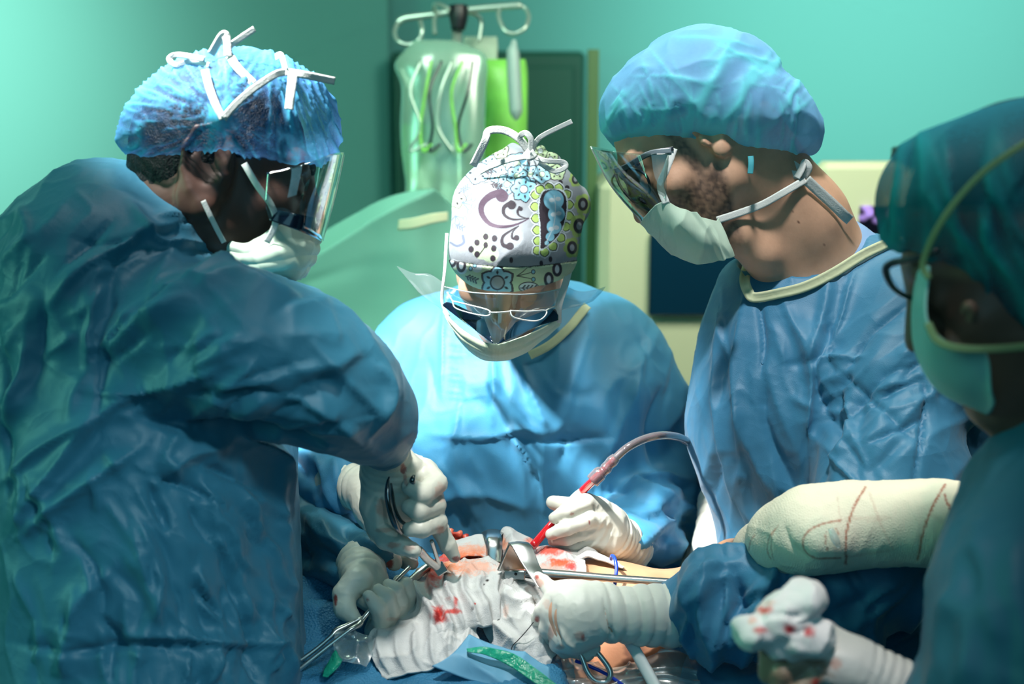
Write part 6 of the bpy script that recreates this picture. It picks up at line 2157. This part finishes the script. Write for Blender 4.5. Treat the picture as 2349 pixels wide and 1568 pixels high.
th_ = tube('suture_thread', [(1224, 1426, 1.474), (1208, 1446, 1.472), (1188, 1468, 1.472), (1175, 1482, 1.472), (1174, 1500, 1.470), (1180, 1512, 1.470)], 0.0005, m_thread, None, n=40, seg=6)
tag(th_, 'fine black suture thread trailing over the white gauze', 'thread')
gs = sheet('green_strip', [
    [(1070, 1486, 1.435), (1120, 1484, 1.435), (1180, 1500, 1.435), (1240, 1540, 1.42), (1290, 1580, 1.41)],
    [(1072, 1495, 1.43), (1116, 1502, 1.43), (1164, 1524, 1.43), (1224, 1564, 1.415), (1276, 1604, 1.405)]], m_green_strip, 60, 12, 0.0008,
    disp=lambda u, v, G: 0.003 * n3(G, 60, 1))
tag(gs, 'green plastic strip running from the gauze to the lower right', 'plastic film')
gs2 = sheet('green_tab', [
    [(762, 1498, 1.455), (770, 1490, 1.455), (782, 1505, 1.455)],
    [(745, 1530, 1.45), (765, 1528, 1.445), (785, 1515, 1.45)],
    [(740, 1550, 1.445), (752, 1552, 1.445), (772, 1535, 1.445)]], m_green_strip, 16, 20, 0.0008, disp=lambda u, v, G: 0.004 * n3(G, 60, 1))
tag(gs2, 'small green plastic tab on the drape below the clamp', 'plastic film')
pw = sheet('plastic_wrap', [
    [(770, 1445, 1.475), (820, 1450, 1.475), (860, 1465, 1.475)],
    [(765, 1480, 1.462), (810, 1490, 1.462), (855, 1500, 1.462)],
    [(770, 1515, 1.452), (800, 1520, 1.452), (840, 1530, 1.452)]], m_wrap, 60, 60, 0.0006,
    disp=lambda u, v, G: 0.002 * n3(G, 60, 1) + 0.0035 * np.clip(ridge(G, 60, 3, UP, 2), 0, 1) ** 3)
tag(pw, 'crinkled clear plastic film beside the clamp', 'plastic film')
pw2 = sheet('plastic_wrap', [
    [(1280, 1495, 1.50), (1330, 1510, 1.50), (1390, 1530, 1.495), (1440, 1525, 1.49), (1500, 1500, 1.49), (1560, 1480, 1.50)],
    [(1270, 1530, 1.478), (1330, 1545, 1.478), (1400, 1556, 1.475), (1460, 1545, 1.47), (1530, 1520, 1.475), (1590, 1530, 1.48)],
    [(1270, 1590, 1.46), (1330, 1600, 1.455), (1400, 1600, 1.45), (1470, 1590, 1.45), (1540, 1575, 1.455), (1610, 1590, 1.46)]], m_wrap, 150, 60, 0.0006,
    disp=lambda u, v, G: 0.002 * n3(G, 60, 5) + 0.005 * np.clip(ridge(G, 70, 3, RIGHT, 3), 0, 1) ** 3)
tag(pw2, 'crumpled clear plastic wrap along the lower edge of the bare skin', 'plastic film')

# =================================================================== ROOM
fl_ = box('floor', (0, 1.6, -0.03), (3.4, 3.4, 0.03), m_floor)
tag(fl_, kind='structure')
Vw, Qw, Tw = box_vq((-1.85, 3.80, 1.5), (1.55, 0.04, 1.5), [norm(np.array([0.95, 0.30, 0])), norm(np.array([-0.30, 0.95, 0])), np.array([0, 0, 1.0])])
wl = link('wall_left', Vw, Qw, m_wall_l, None, False)
tag(wl, kind='structure')
wb = box('wall_back', (1.35, 4.40, 1.5), (1.75, 0.04, 1.5), m_wall_b)
tag(wb, kind='structure')
ce = box('ceiling', (0, 1.9, 3.05), (3.4, 3.1, 0.03), m_ceiling)
tag(ce, kind='structure')

DB = 4.1
pn = empty('cabinet', P(1120, 1500, DB))
tag(pn, 'tall dark green cabinet against the wall behind the hanging fluid bags', 'cabinet')
pc0, pc1 = P(905, 118, DB), P(1338, 118, DB)
Vp, Qp, Tp = box_vq(((pc0 + pc1) / 2) * np.array([1, 1, 0]) + np.array([0, 0, pc0[2] / 2]), ((pc1[0] - pc0[0]) / 2, 0.12, pc0[2] / 2), None, 0.01)
link('body', Vp, Qp, m_panel, pn, False, T=Tp)
Vp, Qp, Tp = box_vq(((pc0 + pc1) / 2) * np.array([1, 1, 0]) + np.array([0.0, -0.13, pc0[2] / 2]), ((pc1[0] - pc0[0]) / 2 - 0.03, 0.008, pc0[2] / 2 - 0.04), None, 0.004)
link('door', Vp, Qp, m_panel, pn, False, T=Tp)

D3 = 3.0
cn0 = empty('imaging_console', P(1600, 1400, D3))
tag(cn0, 'cream medical console with dark screens standing behind the right surgeon', 'medical machine')
a0, a1 = P(1368, 395, D3), P(1900, 1000, D3)
ctr = (a0 + a1) / 2
yb = 2.86
Vp, Qp, Tp = box_vq((ctr[0] + 0.1, yb + 0.12, a0[2] / 2), ((a1[0] - a0[0]) / 2 + 0.1, 0.12, a0[2] / 2), None, 0.02)
link('body', Vp, Qp, m_console, cn0, False, T=Tp)
sA, sB = P(1482, 520, 2.95), P(1720, 712, 2.95)
Vp, Qp, Tp = box_vq(((sA[0] + sB[0]) / 2, yb - 0.012, (sA[2] + sB[2]) / 2), ((sB[0] - sA[0]) / 2, 0.012, (sA[2] - sB[2]) / 2), None, 0.004)
scr = link('screen', Vp, Qp, m_screen, cn0, False, T=Tp)
ps = box('post', P(1355, 640, D3 + 0.05) * np.array([1, 1, 0]) + np.array([0, 0, 0.78]), (0.011, 0.02, 0.80), m_post)
tag(ps, 'olive painted upright post at the left edge of the cream console', 'post')
mo = empty('monitor', (0.7, 2.74, 0))
tag(mo, 'cream framed monitor with purple spots on a black screen', 'monitor')
m0, m1 = P(1830, 352, 2.9), P(2130, 560, 2.9)
Vp, Qp, Tp = box_vq(((m0[0] + m1[0]) / 2, 2.72, (m0[2] + m1[2]) / 2), ((m1[0] - m0[0]) / 2, 0.03, (m0[2] - m1[2]) / 2), None, 0.012)
link('case', Vp, Qp, m_console, mo, False, T=Tp)
tube('stand', [((m0[0] + m1[0]) / 2, 2.72, 0.03), ((m0[0] + m1[0]) / 2, 2.72, m1[2] + 0.02)], 0.03, m_console, mo, n=4, world_pts=True)
box('base', ((m0[0] + m1[0]) / 2, 2.72, 0.02), (0.2, 0.11, 0.02), m_console, mo, bev=0.01)
s0, s1 = P(1922, 448, 2.87), P(2118, 528, 2.87)
scG = np.stack(np.meshgrid(np.linspace(s0[0], s1[0], 90), np.linspace(s0[2], s1[2], 50)), -1)
scV = np.stack([scG[..., 0], np.full(scG.shape[:2], 2.684), scG[..., 1]], -1)
Vs, Qs, _ = sheet_mesh(scV, 0.004)
X, Y = px(Vs)
sc_c = np.tile(np.array([0.002, 0.002, 0.006]), (len(Vs), 1))
rs = np.random.default_rng(2)
for k in range(16):
    sc_c = lay(sc_c, blob(X, Y, (1985 + rs.normal() * 14, 486 + rs.normal() * 16), (10, 9), None, 0, 0, 0.8) * 0.5, (0.45, 0.28, 0.80))
for k in range(6):
    sc_c = lay(sc_c, blob(X, Y, (2048 + rs.normal() * 8, 500 + rs.normal() * 14), (9, 9), None, 0, 0, 0.8) * 0.5, (0.55, 0.25, 0.6))
m_pscreen = mat('purple_screen', (0, 0, 0), 0.3, attr=True)
nt = m_pscreen.node_tree
at_ = [n for n in nt.nodes if n.type == 'VERTEX_COLOR'][0]
nt.links.new(at_.outputs[0], nt.nodes['Principled BSDF'].inputs['Emission Color'])
nt.nodes['Principled BSDF'].inputs['Emission Strength'].default_value = 0.9
link('screen', Vs, Qs, m_pscreen, mo, attrs={'Col': sc_c})
db_ = box('black_box', (P(2062, 330, 2.9)[0], 2.72, m0[2] + 0.013), (0.055, 0.05, 0.012), m_black, None, bev=0.003)
tag(db_, 'flat black box lying on top of the cream monitor', 'equipment')

# anaesthesia screen: sheer green drape
asc = empty('anaesthesia_screen', (-0.3, 2.45, 0))
tag(asc, 'pale green drape sloping up behind the left surgeon over a thin frame', 'drape')
b_l, b_m, b_r = P(640, 600, 2.46), P(925, 464, 2.46), P(1120, 520, 2.52)
tube('frame', [b_l * np.array([1, 1, 0]), b_l, b_m, b_r, b_r * np.array([1, 1, 0])], 0.006, m_stand, asc, n=5, world_pts=True, sp=False)
gd = sheet('drape', [
    [(640, 600, 2.45), (720, 560, 2.45), (830, 500, 2.45), (925, 462, 2.45), (1030, 480, 2.5), (1120, 520, 2.5)],
    [(640, 680, 2.42), (740, 640, 2.42), (850, 600, 2.42), (950, 590, 2.42), (1040, 600, 2.46), (1120, 620, 2.46)],
    [(640, 780, 2.40), (740, 740, 2.40), (850, 720, 2.40), (950, 720, 2.40), (1040, 720, 2.44), (1120, 720, 2.44)],
    [(640, 1150, 2.36), (740, 1150, 2.36), (850, 1150, 2.36), (950, 1150, 2.36), (1040, 1150, 2.4), (1120, 1150, 2.4)]],
    m_green_drape, 120, 100, 0.003,
    disp=lambda u, v, G: 0.05 * n3(G, 3, 2, cv(1, 0.45, 0), 3) + 0.045 * np.clip(ridge(G, 4, 3, cv(1, 0.5, 0), 4), 0, 1) ** 2, parent=asc)

# infusion stand with hooks
DI = 2.7
iv = empty('infusion_stand', P(1050, 2200, DI) * np.array([1, 1, 0]))
tag(iv, 'chrome infusion stand with four curled hooks and a black knob', 'infusion stand')
tube('crossbar', [(912, 52, DI), (930, 42, DI), (990, 34, DI), (1060, 24, DI), (1140, 16, DI), (1195, 12, DI)], 0.0065, m_stand, iv, n=40)
for hk in ([(912, 52, DI), (905, 75, DI - .01), (915, 96, DI - .02), (940, 102, DI - .02), (962, 90, DI - .02), (968, 68, DI - .02), (964, 48, DI - .01)],
           [(1000, 34, DI), (996, 12, DI - .03), (1012, 12, DI - .05), (1030, 22, DI - .06)],
           [(998, 30, DI), (996, 50, DI - .01), (997, 78, DI - .02)],
           [(1050, 30, DI), (1080, 30, DI + .03), (1100, 40, DI + .04), (1104, 60, DI + .04), (1098, 95, DI + .04)],
           [(1146, 14, DI), (1144, 40, DI - .01), (1158, 70, DI - .02), (1180, 77, DI - .02), (1204, 64, DI - .02), (1213, 40, DI - .01), (1205, 20, DI), (1190, 12, DI)]):
    tube('hook', hk, 0.0042, m_stand, iv, n=40, seg=10)
tube('knob', [(1052, 14, DI - .01), (1052, 40, DI - .01), (1051, 68, DI - .01)], [0.0185, 0.018, 0.013], m_black, iv, n=16)
pz = P(1048, 60, DI)
tube('pole', [pz, pz * np.array([1, 1, 0]) + np.array([0, 0, 0.06])], 0.010, m_stand, iv, n=4, world_pts=True)
for k in range(5):
    a_ = k * 2 * math.pi / 5
    b0 = pz * np.array([1, 1, 0]) + np.array([0, 0, 0.09])
    tube('foot', [b0, b0 + np.array([0.26 * math.cos(a_), 0.26 * math.sin(a_), -0.06])], 0.012, m_stand, iv, n=4, world_pts=True)


def bag(name, outline, d_, th, material, amp=0.006, seed=0):
    """soft hanging pouch: rows of (x left, x right, y)"""
    G = []
    for xl, xr, y_ in outline:
        G.append([P(xl + (xr - xl) * t, y_, d_) for t in np.linspace(0, 1, 5)])
    G = cr(np.array(G), 60)
    G = cr(G.transpose(1, 0, 2), 50).transpose(1, 0, 2)
    u_ = np.linspace(0, 1, 50)[None, :]
    v_ = np.linspace(0, 1, 60)[:, None]
    puff = th * (np.sin(u_ * math.pi) * np.sin(np.clip(v_, 0.0, 1) * math.pi)) ** 0.5 + 0.0008
    nz_ = amp * n3(G.reshape(-1, 3), 16, seed, UP, 2.5).reshape(60, 50)
    A = G - FWD * (puff + nz_)[..., None]
    Bk = G + FWD * (puff - nz_)[..., None]
    idx = np.arange(3000).reshape(60, 50)
    q_ = np.stack([idx[:-1, :-1], idx[:-1, 1:], idx[1:, 1:], idx[1:, :-1]], -1).reshape(-1, 4)
    V_ = np.concatenate([A.reshape(-1, 3), Bk.reshape(-1, 3)])
    rim = [np.stack([l[1:], l[:-1], l[:-1] + 3000, l[1:] + 3000], 1) for l in (idx[0], idx[:, -1], idx[-1][::-1], idx[:, 0][::-1])]
    return link(name, V_, np.concatenate([q_, q_[:, ::-1] + 3000] + rim), material, None)


b1 = bag('fluid_bag', [(955, 1040, 92), (925, 1105, 118), (905, 1118, 150), (920, 1115, 200), (918, 1112, 300), (925, 1110, 380), (930, 1105, 430), (918, 1100, 500)], DI - 0.08, 0.03, m_bag, 0.01, 3)
tag(b1, 'large clear plastic bag of tubing hanging from the left hooks', 'fluid bag')
b2 = bag('drain_bag', [(1112, 1205, 136), (1110, 1210, 170), (1112, 1210, 250), (1105, 1208, 330), (1095, 1205, 420)], DI + 0.06, 0.02, m_green_bag, 0.004, 5)
tag(b2, 'yellow green fluid bag hanging behind the syringe', 'fluid bag')
b3 = bag('fluid_bag', [(1064, 1140, 84), (1062, 1142, 110), (1066, 1140, 150)], DI + 0.10, 0.015, m_mask, 0.004, 6)
tag(b3, 'small pale bag top hanging right of the black knob', 'fluid bag')
b4 = bag('green_pouch', [(925, 1000, 285), (920, 1005, 330), (928, 1000, 400), (935, 990, 440)], DI - 0.03, 0.012, m_green_bag, 0.006, 8)
tag(b4, 'bright green pouch showing through the clear bag', 'fluid bag')
sy = tube('syringe', [(1179, 92, DI - .06), (1178, 108, DI - .06), (1177, 130, DI - .06), (1183, 240, DI - .06), (1184, 262, DI - .06), (1184, 275, DI - .06)], [0.004, 0.008, 0.0125, 0.0125, 0.010, 0.003], m_syringe, None, n=50)
tag(sy, 'grey vertical syringe hanging from the right hook', 'syringe')
tr_ = sheet('tray_rim', [
    [(918, 505, 2.34), (950, 500, 2.33), (990, 490, 2.33), (1025, 486, 2.34)],
    [(915, 528, 2.34), (950, 524, 2.33), (990, 513, 2.33), (1025, 506, 2.34)]], m_console, 24, 8, 0.01)
tag(tr_, 'thin bright cream tray rim below the hanging bags', 'tray')
r_ = np.random.default_rng(8)
ILAB = ['pale line looping at the left edge of the clear bag', 'green line second from the left in the clear bag', 'dark line left of centre in the clear bag', 'pale line right of centre in the clear bag',
        'green line second from the right in the clear bag', 'dark line looping at the right edge of the clear bag']
for k in range(6):
    x0 = 945 + k * 24
    pts = [(x0 + 20, 140, DI - .12), (x0 + r_.uniform(-10, 10), 210, DI - .13), (x0 + r_.uniform(-20, 20), 290, DI - .13), (x0 + r_.uniform(-20, 30), 345, DI - .13), (x0 + r_.uniform(10, 40), 330, DI - .13)]
    t_ = tube('infusion_line', pts, 0.0028, [m_stand, m_green_bag, m_visor_dark][k % 3], None, n=50, seg=8)
    tag(t_, ILAB[k], 'tubing', 'infusion lines in the clear bag')

for o in bpy.data.objects:
    if '_b' in o:
        del o['_b']
